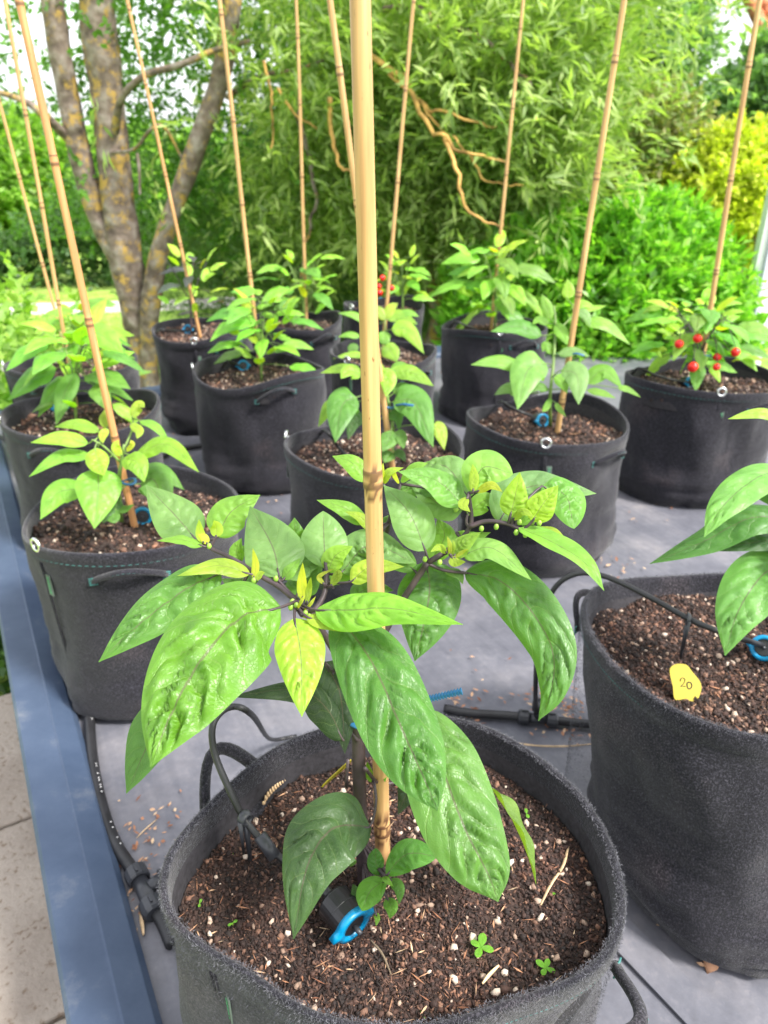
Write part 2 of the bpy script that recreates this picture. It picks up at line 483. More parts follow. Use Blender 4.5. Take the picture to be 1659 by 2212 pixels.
def spline(P, n):               # Catmull-Rom through points of any dimension
    P = [np.array(p, dtype=float) for p in P]
    if len(P) == 2: return [P[0] + (P[1] - P[0]) * i / (n - 1) for i in range(n)]
    Q = [2 * P[0] - P[1]] + P + [2 * P[-1] - P[-2]]
    out = []
    m = len(P) - 1
    for i in range(n):
        t = i / (n - 1) * m
        k = min(int(t), m - 1); t -= k
        a, b, c, d = Q[k:k + 4]
        out.append(0.5 * ((2 * b) + (c - a) * t + (2 * a - 5 * b + 4 * c - d) * t * t + (3 * b - a - 3 * c + d) * t ** 3))
    return out
def tubeo(name, P, r, mat, parent=None, n=10, seg=None, flat=1.0):
    if seg: P = spline(P, seg)
    return link(name, MB().tube(P, r, n, flat=flat).mesh(name, mat), parent)

# ------------------------------------------------------------------ leaf
def leaf_mesh(P, width, nh, fold=0.15, curl=0.25, puck=0.05, edge=0.03, nu=30, nv=14, seed=0, a=0.62, b=1.05):
    rs = random.Random(seed)
    puck *= 1.35
    C_ = [Vector(p) for p in spline(P, nu + 1)]
    nh = Vector(nh)
    pk = a / (a + b); mx = pk ** a * (1 - pk) ** b
    cells = {}
    V = []; UV = []; PHS = []
    ox = rs.uniform(0, 50); phs = (rs.uniform(0, 6), rs.uniform(0, 6))
    for i in range(nu + 1):
        t = i / nu
        T = (C_[min(i + 1, nu)] - C_[max(i - 1, 0)]).normalized()
        S = T.cross(nh)
        S = S.normalized() if S.length > 1e-5 else T.orthogonal()
        Nn = S.cross(T).normalized()
        wv = width / 2 * (max(t, 1e-4) ** a * (1 - t) ** b / mx) if t < 1 else 0.0
        wv = max(wv, width * 0.008)
        for j in range(nv + 1):
            s_ = -1 + 2 * j / nv
            A = abs(s_)
            sidek = 1 if s_ > 0 else 0
            wq = noise.noise(Vector((t * 5 + ox, s_ * 2.2, 1.1)))
            ph = t * 7.0 - (A ** 1.25) * 1.5 + 0.45 * wq + 10
            PHS.append(ph)
            key = (sidek, int(ph))
            if key not in cells: cells[key] = rs.uniform(0.5, 1.25)
            fr = ph - int(ph)
            env = (A * (1.05 - A)) ** 0.5 * 2 if A < 1.05 else 0
            en2 = min(1, 5 * t) * min(1, 4 * (1 - t)) * min(1, max(0, .93 - A) * 3.2) * min(1, A * 7 + .15)
            h = puck * width * (math.sin(PI * fr) ** 0.8 - 0.5) * 0.75 * cells[key] * en2
            nz_ = noise.noise(Vector((ph * 2.2 + ox, s_ * 1.7, 3.3)))
            h += puck * width * 1.5 * (0.35 - math.sqrt(nz_ * nz_ + 0.012)) * en2
            h += puck * width * 0.45 * noise.noise(Vector((ph * 4.6 + ox, s_ * 3.6, 7.3))) * en2
            h += puck * width * 0.45 * math.sin(ph * 17 + 3 * nz_) * max(0, 1 - abs(A - .22) * 4.5) * en2
            h += edge * width * A ** 3 * math.sin(t * 17 + phs[sidek]) * (1 - t)
            h += fold * wv * A - curl * wv * A * A
            V.append(C_[i] + S * (s_ * wv * (1 - 0.25 * curl * A * A)) + Nn * h)
            UV.append((t, (s_ + 1) / 2))
    Fc = []
    for i in range(nu):
        for j in range(nv):
            q = i * (nv + 1) + j
            Fc.append((q, q + 1, q + nv + 2, q + nv + 1))
    return mesh_np('leaf', V, np.array(Fc), M_leaf, True, uv=UV, attr=('phase', PHS))

YG = (0.26, 0.38, 0.03); LG = (0.15, 0.32, 0.035); MG = (0.09, 0.22, 0.03); DG = (0.045, 0.12, 0.025)
PG = (0.14, 0.27, 0.075); DK = (0.02, 0.045, 0.018); PU = (0.035, 0.035, 0.03); YY = (0.36, 0.42, 0.03)  # PG: pale green with a greyish leaf gloss put into the colour
class Plant:
    def __init__(s, label, base, group='pepper plants growing in the felt pots', leafy=M_gstem, name='pepper_plant'):
        s.o = thing(name, label, 'plant', base, group)
        s.base = Vector(base); s.lines = []; s.mb = MB(); s.mat = leafy; s.k = 0
    def stem(s, P, r0, r1, seg=14, n=8):
        L = [Vector(p) - s.base for p in spline(P, seg)]
        s.lines += [L[i] for i in range(seg)]
        k_ = 0.82 if r0 < .005 else 1.0
        s.mb.tube(L, [k_ * (r0 + (r1 - r0) * i / (seg - 1)) for i in range(seg)], n)
    def leaf(s, P, wpx, col, n=(0, 0.55, 0.75), pet=True, far=False, **k):
        s.k += 1
        rs = random.Random(s.k * 13 + int(abs(s.base.x) * 1000))
        pts = []
        for p in P:
            if len(p) == 2: p = (*p, P[0][2] - 0.5 * (p[1] - P[0][1]) * P[0][2] / F)
            pts.append(p)
        if len(pts) == 2:       # natural arch: middle lifted a little
            a_, b_ = pts
            L = math.hypot(b_[0] - a_[0], b_[1] - a_[1])
            pts = [a_, ((a_[0] + b_[0]) / 2, (a_[1] + b_[1]) / 2 - 0.07 * L, (a_[2] + b_[2]) / 2 * 0.992), b_]
        WP = [W(*p) - s.base for p in pts]
        dm = sum(p[2] for p in pts) / len(pts)
        mid = WP[len(WP) // 2] + s.base
        tocam = (Vector((0, 0, CAMZ)) - mid).normalized()
        nh = Vector((1, 0, 0)) * n[0] + Vector((0, 0, 1)) * n[1] + tocam * n[2]
        if far: k.setdefault('nu', 14); k.setdefault('nv', 8)
        me = leaf_mesh(WP, wpx / F * dm, nh, seed=s.k * 7 + 1, **k)
        cv = rs.uniform(0.9, 1.12)
        o = link('leaf', me, s.o, color=tuple(c * cv for c in col))
        if pet and s.lines:
            b0 = WP[0]
            q = min(s.lines, key=lambda v: (v - b0).length)
            if 0.003 < (q - b0).length < 0.16:
                T = (WP[1] - WP[0]).normalized()
                m = (q + b0) / 2 - T * 0.1 * (q - b0).length
                s.mb.tube([Vector(x) for x in spline([q, m, b0, b0 + T * (WP[-1] - WP[0]).length * 0.12], 8)],
                          [0.0016, 0.0015, 0.0014, 0.0013, 0.0012, 0.0011, 0.001, 0.0006], 6)
        return o
    def bud(s, px, py, d, r=0.0022):
        c = W(px, py, d) - s.base
        link('flower_bud', MB().ball(c, r, 8, (1, 1, 1.3)).mesh('flower_bud', M_bud), s.o)
    def done(s):
        link('stem', s.mb.mesh('stem', s.mat), s.o)
        return s.o

# ================================================================== THE SETTING
EU = Vector((-0.49, 0.8717, 0)); EV = Vector((0.8717, 0.49, 0))
def uv_(u, v, z=0.0): return EU * u + EV * v + Vector((0, 0, z))
GZ = -1.0
def grid_sheet(name, x0, x1, y0, y1, nx, ny, z, mat, amp=0, fr=1.0, frame=None, seed=0):
    V = []
    for j in range(ny + 1):
        for i in range(nx + 1):
            x = x0 + (x1 - x0) * i / nx; y = y0 + (y1 - y0) * j / ny
            h = amp * noise.noise(Vector((x * fr + seed, y * fr, 1.7))) if amp else 0
            V.append(frame(x, y, z + h) if frame else (x, y, z + h))
    idx = np.arange((nx + 1) * (ny + 1)).reshape(ny + 1, nx + 1)
    Fc = np.stack([idx[:-1, :-1], idx[:-1, 1:], idx[1:, 1:], idx[1:, :-1]], -1).reshape(-1, 4)
    return mesh_np(name, V, Fc, mat)
def lawnframe(x, y, z): return (x, y, z)
link('ground', grid_sheet('ground', -150, 150, -60, 300, 60, 60, GZ, M_lawn, 0.0), kind='structure')
# pale gravel path crossing the lawn
Ppath = [at(-260, 672, 10.0), at(0, 668, 10.2), at(180, 666, 10.3), at(400, 655, 10.8), at(700, 650, 11.5)]
V = []
for p in [Vector(q) for q in spline([(-9, 9.6, 0), (-5.4, 10.1, 0), (-3, 10.5, 0), (0, 11.2, 0), (4, 12.2, 0)], 30)]:
    V += [(p.x, p.y - 0.42, GZ + 0.004), (p.x, p.y + 0.42, GZ + 0.004)]
link('path', mesh_np('path', V, np.array([(2 * i, 2 * i + 2, 2 * i + 3, 2 * i + 1) for i in range(29)]), M_path), kind='structure')
V = []
for p in [Vector(q) for q in spline([(-6.5, 6.9, 0), (-4.0, 7.2, 0), (-2.6, 7.6, 0), (-1.5, 8.6, 0), (-1.0, 10.2, 0)], 30)]:
    V += [(p.x, p.y - 0.14, GZ + 0.008), (p.x, p.y + 0.14, GZ + 0.008)]
link('path', mesh_np('path', V, np.array([(2 * i, 2 * i + 2, 2 * i + 3, 2 * i + 1) for i in range(29)]), M_path), kind='structure')
# roof deck: rubber sheet on a raised slab
U1 = 3.2
link('deck', grid_sheet('deck', -0.9, U1, -0.02, 3.4, 110, 90, 0, M_deck, 0.004, 4.0, lambda u, v, z: uv_(u, v, z)), kind='structure')
mb = MB()
rotz = Matrix.Rotation(math.atan2(EU.y, EU.x), 3, 'Z')
mb.box(uv_((U1 - 0.9) / 2, 1.69, -0.52), (U1 + 0.9 - 0.02, 3.4, 0.95), rotz)
link('deck_slab', mb.mesh('deck_slab', M_conc, False), kind='structure')
# welded lap in the sheet, right foreground
Pl = [onz(1345, 1975, 0.004), onz(1480, 2110, 0.004), onz(1600, 2230, 0.004)]
dl = (Pl[-1] - Pl[0]).normalized(); nl = Vector((-dl.y, dl.x, 0))
mb = MB(); a0, a1 = Pl[0] - dl * 0.5, Pl[-1] + dl * 0.3
mb.add([a0, a1, a1 + nl * -0.05, a0 + nl * -0.05, a0 + Vector((0, 0, .003)), a1 + Vector((0, 0, .003)), a1 + nl * -0.05 + Vector((0, 0, .003)), a0 + nl * -0.05 + Vector((0, 0, .003))],
       [(0, 1, 5, 4), (1, 2, 6, 5), (2, 3, 7, 6), (3, 0, 4, 7), (4, 5, 6, 7)])
link('sheet_lap', mb.mesh('sheet_lap', M_deck, False), kind='structure')
# metal coping: folded profile swept along an edge
def coping(name, prof, u0, u1, frame):
    n = len(prof); V = []
    for u in (u0, u1):
        for v, z in prof: V.append(frame(u, v, z))
    Fc = [(i, (i + 1) % n, (i + 1) % n + n, i + n) for i in range(n)] + [tuple(range(n))[::-1], tuple(range(n, 2 * n))]
    me = mesh_np(name, V, Fc, M_coping, False)
    o = link(name, me)
    bv = o.modifiers.new('b', 'BEVEL'); bv.width = 0.0012; bv.segments = 2; bv.limit_method = 'ANGLE'; bv.angle_limit = R(3)
    return o
prof = [(0.024, -0.03), (0.026, 0.012), (0.018, 0.024), (-0.016, 0.036), (-0.0185, 0.034), (-0.072, 0.036), (-0.078, 0.030), (-0.078, -0.10), (-0.070, -0.10), (-0.070, -0.03)]
o = coping('coping', prof, -0.9, U1 + 0.09, lambda u, v, z: uv_(u, v, z))
tag(o, 'blue-grey folded metal coping along the left edge of the roof deck', 'coping')
o = coping('coping', [(U1 - 0.02 - v, z) for v, z in prof], 0.03, 3.4, lambda u, v, z: uv_(u, v, z) if True else None)
me = o.data
for vv in me.vertices: pass
# the far coping runs across: rebuild its points in the (v along, u across) frame
prof2 = [(U1 + 0.02 - v + 0.0, z) for v, z in prof]
k = 0
for v in (0.03, 3.4):
    for uu, z in prof2:
        me.vertices[k].co = uv_(uu, v, z + 0.001); k += 1
me.update()
tag(o, 'blue-grey metal coping along the far edge of the deck behind the last row of pots', 'coping')
# concrete path slabs below, on the left
def slab(u0, u1, v0, v1, z, h):
    mb = MB()
    c = uv_((u0 + u1) / 2, (v0 + v1) / 2, z - h / 2)
    mb.box(c, (u1 - u0 - 0.008, v1 - v0, h), rotz)
    o = link('concrete_slab', mb.mesh('concrete_slab', M_conc, False), kind='structure')
    bv = o.modifiers.new('b', 'BEVEL'); bv.width = 0.006; bv.segments = 2
zs = -0.28
cu = onz(0, 1500, zs); u_end = cu.dot(EU)
for k in range(4):
    slab(u_end - 0.46 * (k + 1), u_end - 0.46 * k, -0.9, -0.082, zs, 0.10)

# ---------------------------------------------------------------- foliage
def leaves(base, d, nrm, L, wd, fold=0.2, droop=0.15, detail=True):
    base, d, nrm = (np.asarray(x, dtype=np.float32) for x in (base, d, nrm))
    d = d / (np.linalg.norm(d, axis=1, keepdims=True) + 1e-9)
    s = np.cross(d, nrm); s /= (np.linalg.norm(s, axis=1, keepdims=True) + 1e-9)
    n = np.cross(s, d)
    L = np.asarray(L, dtype=np.float32).reshape(-1, 1); wd = np.asarray(wd, dtype=np.float32).reshape(-1, 1)
    q = d * L
    m = len(base); i = np.arange(m)
    if detail:
        V = np.stack([base, base + q * 0.45 + s * wd / 2 + n * wd * fold, base + q - n * L * droop, base + q * 0.45 - s * wd / 2 + n * wd * fold, base + q * 0.5], 1)
        Fc = np.stack([np.stack([i * 5, i * 5 + 4, i * 5 + 1], 1), np.stack([i * 5 + 1, i * 5 + 4, i * 5 + 2], 1),
                       np.stack([i * 5, i * 5 + 3, i * 5 + 4], 1), np.stack([i * 5 + 3, i * 5 + 2, i * 5 + 4], 1)], 1).reshape(-1, 3)
    else:
        V = np.stack([base, base + q * 0.45 + s * wd / 2, base + q - n * L * droop, base + q * 0.45 - s * wd / 2], 1)
        Fc = np.stack([i * 4, i * 4 + 1, i * 4 + 2, i * 4 + 3], 1)
    return V.reshape(-1, 3), Fc
def sprays(starts, dirs, tl, per, L, wd, mat, name='crown', parent=None, detail=True, spread=0.8, up=0.7, droop=0.15, kind='stuff', hang=0.0):
    """leafy twigs: every start point gets a short twig carrying `per` leaves"""
    n = len(starts)
    t = rng.uniform(0.0, 1.0, (n, per, 1))
    dirs = dirs / (np.linalg.norm(dirs, axis=1, keepdims=True) + 1e-9)
    p = starts[:, None, :] + dirs[:, None, :] * t * tl + rng.normal(0, tl * 0.06, (n, per, 3))
    p[..., 2:] -= hang * t * t
    d = dirs[:, None, :] + rng.normal(0, spread, (n, per, 3)) * np.array([1, 1, 0.7])
    nr = rng.normal(0, 0.5, (n, per, 3)) + np.array([0, 0, up])
    m = n * per
    V, Fc = leaves(p.reshape(-1, 3), d.reshape(-1, 3), nr.reshape(-1, 3), rng.uniform(0.45, 1.25, m) * L, rng.uniform(0.55, 1.2, m) * wd, detail=detail, droop=droop)
    return link(name, mesh_np(name, V, Fc, mat, False), parent, kind=kind)
def blob_pts(n, c, r, shell=0.55, lump=0.25, seed=0, cut=None):
    c, r = np.array(c), np.array(r)
    v = rng.normal(0, 1, (n, 3)); v /= np.linalg.norm(v, axis=1, keepdims=True)
    rad = rng.uniform(shell, 1.0, (n, 1)) ** 0.6
    lu = np.array([1 + lump * 2 * noise.noise(Vector(x * 2.3) + Vector((seed * 7.1, 0, 0))) for x in v]).reshape(-1, 1)
    p = c + v * r * rad * lu
    return p, v
def limbs(name, lines, mat, parent, n=8):
    mb = MB()
    for P, r0, r1 in lines:
        s = 26
        Q = spline(P, s)
        L_ = float(np.linalg.norm(np.array(Q[-1]) - np.array(Q[0])))
        Q = [q + L_ * 0.035 * min(1, 3 * i / s) * np.array(noise.noise_vector(Vector((i * 0.55, r0 * 900, L_ * 5)))) for i, q in enumerate(Q)]
        mb.tube(Q, [r0 + (r1 - r0) * i / (s - 1) for i in range(s)], n)
    return link(name, mb.mesh(name, mat), parent)
def bush(name, label, c, r, ntw, per, L, wd, mat, cat='shrub', trunkr=0.05, up=0.7, spread=0.8, shell=0.5, lump=0.25, detail=True, group=None, outw=0.6, seed=0, tl=None, hang=0.0, bark=None):
    t = thing(name, label, cat, (c[0], c[1], GZ), group)
    off = np.array([c[0], c[1], GZ])
    p, v = blob_pts(ntw, c, r, shell, lump, seed)
    keep = p[:, 2] > GZ + 0.03
    p, v = p[keep], v[keep]
    d = v * outw + rng.normal(0, 0.4, v.shape) + np.array([0, 0, 0.25])
    sprays(p - off, d, tl or L * 2.2, per, L, wd, mat, 'crown', t, detail, spread, up, hang=hang)
    ls = []
    for k in range(7):
        q = p[rng.integers(len(p))] - off
        b = np.array([rng.normal(0, r[0] * 0.08), rng.normal(0, r[1] * 0.08), 0])
        ls.append(([b, b * 0.5 + q * 0.4 + np.array([0, 0, 0.2 * q[2]]), q * 0.92], trunkr, trunkr * 0.2))
    limbs('trunk', ls, bark or M_twig, t)
    return t

G_BACK = 'trees and shrubs behind the deck'
# far tree line on the left (beyond the lawn), individual round trees
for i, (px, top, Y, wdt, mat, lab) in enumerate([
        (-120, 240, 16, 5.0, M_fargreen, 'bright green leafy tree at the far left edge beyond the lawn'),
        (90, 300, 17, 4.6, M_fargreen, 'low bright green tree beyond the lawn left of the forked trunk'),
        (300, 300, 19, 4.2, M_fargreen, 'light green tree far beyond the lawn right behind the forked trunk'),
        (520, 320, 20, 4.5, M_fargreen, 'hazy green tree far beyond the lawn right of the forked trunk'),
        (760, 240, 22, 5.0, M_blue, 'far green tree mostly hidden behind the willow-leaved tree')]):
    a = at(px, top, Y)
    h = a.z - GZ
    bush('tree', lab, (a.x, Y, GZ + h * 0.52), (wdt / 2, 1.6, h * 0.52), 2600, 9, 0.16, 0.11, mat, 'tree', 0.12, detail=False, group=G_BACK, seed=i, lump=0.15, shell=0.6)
# dark low hedge under them
t = thing('hedge', 'dark green hedge behind the pale path on the left', 'hedge', (-5, 12.2, GZ))
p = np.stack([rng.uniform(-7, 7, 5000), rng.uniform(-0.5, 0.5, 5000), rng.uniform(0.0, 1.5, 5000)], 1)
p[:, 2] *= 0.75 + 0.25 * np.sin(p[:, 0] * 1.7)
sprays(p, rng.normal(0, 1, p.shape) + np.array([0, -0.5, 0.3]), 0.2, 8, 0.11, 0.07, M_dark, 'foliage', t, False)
# ---- forked tree with lichen
TY = 5.2
def tp(px, py, dy=0.0, Y=TY): return at(px, py, Y + dy)
tree = thing('forked_tree', 'grey-brown tree trunk splitting into three with orange lichen, left of centre', 'tree', (tp(318, 860).x, TY, GZ))
tb = Vector(tree.location)
def tl_(pts): return [p - tb for p in pts]
s_ = TY / F * 1.0
def rad(px): return px * 0.5 * TY / F * 0.80
mb = MB()
def limb(pts, rads, n=20, seg=60, rough=0.10, sd_=0):
    Q = spline([tuple(p) for p in pts], seg)
    Rr = [float(x[0]) for x in spline([(r,) for r in rads], seg)]
    P = [Vector(q) for q in Q]
    V = []; up = None
    for i, p in enumerate(P):
        T = (P[min(i + 1, seg - 1)] - P[max(i - 1, 0)]).normalized()
        if up is None: up = T.orthogonal().normalized()
        up = (up - T * up.dot(T)).normalized(); sv = T.cross(up)
        for k in range(n):
            a = 2 * PI * k / n
            dd = up * math.cos(a) + sv * math.sin(a)
            rr = Rr[i] * (1 + rough * noise.noise(p * 6 + dd * 1.3 + Vector((sd_, 0, 0))) + rough * 0.5 * noise.noise(p * 22 + dd * 3))
            V.append(p + dd * rr)
    Fc = [(i * n + k, i * n + (k + 1) % n, (i + 1) * n + (k + 1) % n, (i + 1) * n + k) for i in range(seg - 1) for k in range(n)]
    mb.add(V, Fc)
limb(tl_([Vector((tp(322, 860).x, TY, GZ - 0.1)), tp(318, 870), tp(298, 700), tp(272, 560), tp(250, 400), tp(232, 200), tp(206, 0), tp(190, -200)]),
     [rad(92), rad(64), rad(76), rad(86), rad(80), rad(74), rad(80), rad(70)], rough=0.16)
limb(tl_([tp(282, 600), tp(248, 540), tp(196, 420), tp(155, 250), tp(112, 0), tp(90, -160)]), [rad(44), rad(56), rad(56), rad(52), rad(50), rad(46)], sd_=4, rough=0.16)
limb(tl_([Vector((tp(345, 860).x, TY - .1, GZ - 0.1)), tp(325, 800, -.06), tp(326, 660, -.1), tp(352, 520, -.15), tp(420, 330, -.2), tp(478, 160, -.2), tp(502, 0, -.2), tp(520, -150)]),
     [rad(66), rad(44), rad(50), rad(46), rad(44), rad(44), rad(40), rad(30)], sd_=9, rough=0.14)
link('trunk', mb.mesh('trunk', M_bark), tree)
mb = MB()
limb(tl_([tp(248, 285, -.1), tp(262, 215, -.25), tp(310, 165, -.35), tp(390, 140, -.4), tp(460, 110, -.4), tp(540, 88, -.3)]), [rad(22), rad(16), rad(15), rad(14), rad(12), rad(9)], n=8, seg=24)
limb(tl_([tp(240, 330, -.1), tp(290, 322, -.2), tp(325, 280, -.3), tp(355, 275, -.3), tp(392, 340, -.2)]), [rad(9), rad(8), rad(8), rad(7), rad(6)], n=7, seg=20)
limb(tl_([tp(150, 300), tp(90, 245, -.2), tp(45, 215, -.2), tp(-40, 190, -.2)]), [rad(26), rad(18), rad(14), rad(10)], n=8, seg=20)
limb(tl_([tp(296, 330, -.3), tp(300, 360, -.3), tp(302, 420, -.3)]), [rad(7), rad(8), rad(5)], n=7, seg=10)
limb(tl_([tp(490, 210), tp(560, 165, -.2), tp(640, 150, -.3), tp(700, 130, -.3)]), [rad(14), rad(10), rad(8), rad(6)], n=7, seg=16)
link('branch', mb.mesh('branch', M_bark), tree)
# crown: boughs filling the top of the view, gaps to the sky
st = []
def clump(px, py, Y, sx, sy, sz, n):
    c = np.array(at(px, py, Y))
    st.append(c + rng.normal(0, 1, (n, 3)) * np.array([sx, sy, sz]))
for (px, py, Y, sx, sy, sz, n) in [
        (190, 60, 5.6, .10, .4, .2, 26), (330, 40, 5.8, .3, .4, .22, 110), (470, 20, 5.8, .35, .4, .22, 130), (350, 190, 6.0, .35, .4, .2, 80), (640, 90, 6.0, .35, .4, .22, 200),
        (400, 370, 6.3, .35, .5, .18, 190), (560, 350, 6.4, .4, .5, .22, 420), (740, 240, 6.4, .3, .5, .35, 420), (480, 470, 6.6, .4, .4, .25, 240), (160, 470, 6.2, .3, .4, .12, 80),
        (60, 130, 5.8, .12, .3, .06, 14), (20, 30, 5.8, .2, .3, .06, 20), (30, 200, 5.6, .12, .2, .03, 12), (240, 330, 5.6, .15, .3, .15, 60),
        (350, -140, 5.6, .5, .6, .16, 160), (600, -120, 5.8, .8, .7, .25, 500), (330, 130, 6.4, .3, .3, .2, 60), (260, 260, 6.3, .2, .3, .12, 50)]:
    clump(px, py, Y, sx, sy, sz, n)
st = np.concatenate(st)
sprays(st - np.array(tb), rng.normal(0, 1, st.shape) + np.array([0, 0, -0.2]), 0.16, 11, 0.055, 0.034, M_tree, 'crown', tree, False, spread=0.9)

# ---- willow-leaved tree arching over the middle
wt = thing('willow_leaved_tree', 'tree with long narrow leaves and orange lichened boughs arching over the middle', 'tree', (0.3, 5.6, GZ))
wb = np.array([0.3, 5.6, GZ])
def wl(*a): return [np.array(at(p[0], p[1], p[2] - 0.5)) - wb for p in a]
limbs('bough', [
    (wl((800, 120, 4.9), (880, 180, 4.7), (905, 250, 4.6), (960, 300, 4.5), (1000, 330, 4.4), (1100, 350, 4.4)), 0.015, 0.005),
    (wl((960, 300, 4.5), (985, 360, 4.35), (1000, 430, 4.3), (1035, 475, 4.3), (1090, 490, 4.3)), 0.011, 0.004),
    (wl((840, 160, 4.8), (920, 230, 4.7), (975, 245, 4.6), (1060, 270, 4.6), (1130, 230, 4.7)), 0.009, 0.004),
    (wl((905, 215, 4.7), (940, 265, 4.65), (1010, 330, 4.6), (1050, 390, 4.6), (1130, 400, 4.6)), 0.008, 0.003),
    (wl((570, 130, 5.0), (585, 210, 5.0), (588, 330, 5.0)), 0.008, 0.004),
    (wl((600, 190, 5.0), (640, 250, 5.0), (690, 280, 5.0)), 0.008, 0.003),
    (wl((712, 210, 4.9), (715, 290, 4.9), (735, 360, 4.9), (760, 370, 4.9)), 0.013, 0.005),
], M_lichen, wt)
limbs('trunk', [([np.array([0, 0, 0]), np.array([0.1, -0.2, 1.2]), np.array(at(860, 260, 5.3)) - wb, np.array(at(800, 60, 5.2)) - wb], 0.10, 0.04),
                (wl((980, 60, 5.0), (1060, 100, 4.8), (1150, 180, 4.6)), 0.02, 0.006), (wl((830, 20, 5.0), (900, 15, 4.8), (950, 60, 4.7)), 0.016, 0.006),
                (wl((640, 240, 5.3), (680, 420, 5.3), (640, 620, 5.3)), 0.016, 0.006)], M_bark, wt)
st = []
for (px, py, Y, sx, sy, sz, n) in [
        (640, 60, 5.2, .2, .4, .2, 130), (760, 120, 5.2, .35, .4, .3, 420), (900, 60, 4.9, .35, .4, .25, 420), (1000, 120, 4.8, .35, .4, .25, 480),
        (1100, 110, 4.7, .22, .4, .22, 360), (1200, 130, 4.8, .16, .4, .2, 240), (1080, 250, 4.7, .3, .4, .2, 380), (900, 300, 5.1, .35, .3, .3, 380), (1180, 290, 4.8, .2, .4, .16, 260),
        (640, 290, 5.3, .2, .3, .2, 150), (740, 330, 5.2, .3, .3, .25, 330), (920, 420, 5.1, .35, .3, .2, 330), (1120, 400, 4.9, .2, .3, .12, 200), (860, 500, 5.3, .4, .3, .2, 380), (1030, 470, 5.0, .25, .2, .1, 130),
        (1240, 30, 4.8, .16, .4, .16, 200), (1000, -100, 5.0, .8, .6, .25, 600), (640, 430, 5.5, .3, .3, .2, 200)]:
    clump(px, py, Y, sx, sy, sz, n)
st = np.concatenate(st)
dr = rng.normal(0, .7, st.shape) + np.array([0.5, -0.25, 0.0])
sprays(st - wb, dr, 0.22, 10, 0.105, 0.021, M_lance, 'crown', wt, True, spread=0.45, up=0.8, droop=0.1, hang=0.05)

# ---- feathery dark shrubs behind the pots
for i, (px, top, Y, rx, lab) in enumerate([
        (520, 380, 6.6, 0.9, 'feathery grey-green shrub behind the back left pots'), (690, 360, 6.2, 0.8, 'feathery dark shrub right of the forked tree, lowest branches bare'),
        (880, 420, 6.0, 0.9, 'feathery dark green shrub behind the thick bamboo cane'), (1060, 470, 6.3, 0.8, 'feathery shrub between the thick cane and the laurel hedge')]):
    a = at(px, top, Y); h = a.z - GZ
    bush('feathery_shrub', lab, (a.x, Y, GZ + h * 0.5), (rx, 0.6, h * 0.55), 2600, 16, 0.035, 0.011, M_feather, 'shrub', 0.02, spread=0.9, detail=False, group=G_BACK, seed=10 + i, shell=0.3, tl=0.16)
# dense trees further behind the middle
for i, (px, top, Y, rx, mat, lab) in enumerate([
        (790, 60, 9.0, 1.0, M_tree, 'dark green tree behind the narrow-leaved tree, left of the thick cane'), (960, -160, 9.5, 1.2, M_tree, 'tall dark green tree behind the middle of the view'),
        (1180, -160, 9.5, 1.1, M_tree, 'tall green tree behind the right part of the narrow-leaved tree')]):
    a = at(px, top, Y); h = a.z - GZ
    bush('tree', lab, (a.x, Y, GZ + h * 0.52), (rx, 1.2, h * 0.55), 5200, 9, 0.10, 0.065, mat, 'tree', 0.1, detail=False, group=G_BACK, seed=20 + i, shell=0.35)
# ---- laurel hedge on the right
lh = thing('laurel_hedge', 'glossy bright green laurel hedge behind the pots on the right', 'hedge', (1.5, 4.6, GZ))
n = 6500
x = rng.uniform(-1.1, 0.5, n); y = rng.uniform(-0.65, 0.6, n)
def htop(xx):
    xs = [-1.1, -0.55, -0.25, 0.05, 0.3, 0.5]; hs = [1.3, 1.6, 1.68, 1.7, 1.55, 1.35]
    return np.interp(xx, xs, hs)
top = htop(x) + 0.10 * np.array([noise.noise(Vector((a * 2.2, b * 2.2, 0))) for a, b in zip(x, y)])
frac = rng.uniform(0, 1, n) ** 0.8
bulge = np.sqrt(np.clip(1 - (y / 0.75) ** 2, 0, 1))
z = top * frac * (0.55 + 0.45 * bulge)
front = rng.uniform(0, 1, n) < 0.55
y = np.where(front, -0.62 * np.sqrt(np.clip(1 - frac ** 3, 0, 1)) + rng.normal(0, 0.06, n) + 0.1 * np.sin(x * 5), y)
z = np.where(front, top * frac, z)
p = np.stack([x, y, z], 1)
d = rng.normal(0, 0.5, p.shape) + np.array([0, -0.7, 0.75])
sprays(p, d, 0.14, 9, 0.084, 0.036, M_laurel, 'foliage', lh, True, spread=0.6, up=0.5, droop=0.1)
limbs('branch', [([np.array([q, 0.1, 0]), np.array([q + 0.1, 0, 0.6]), np.array([q + rng.uniform(-.2, .2), -0.1, 1.3])], 0.02, 0.006) for q in np.linspace(-0.7, 0.6, 7)], M_twig, lh)
# rusty shrub, golden shrub, blue-green trees on the right
def bt(name, label, px, py, Y, rx, ry, rz, ntw, per, L, wd, mat, cat, seed, **k):
    a = at(px, py, Y)
    bush(name, label, (a.x, Y, a.z), (rx, ry, rz), ntw, per, L, wd, mat, cat, 0.04, detail=False, group=G_BACK, seed=seed, **k)
bt('rusty_shrub', 'loose shrub with pinkish rusty leaf tips above the laurel hedge', 1370, 330, 6.2, 0.5, 0.5, 0.42, 1100, 10, 0.06, 0.034, M_pink, 'shrub', 31)
bt('golden_shrub', 'golden yellow shrub at the right edge above the hedge', 1590, 430, 5.8, 0.50, 0.4, 0.42, 2200, 10, 0.055, 0.036, M_yellow, 'shrub', 32)
bt('golden_shrub', 'smaller golden yellow shrub half hidden behind the rightmost cane', 1520, 400, 6.6, 0.3, 0.3, 0.22, 700, 10, 0.055, 0.036, M_yellow, 'shrub', 33)
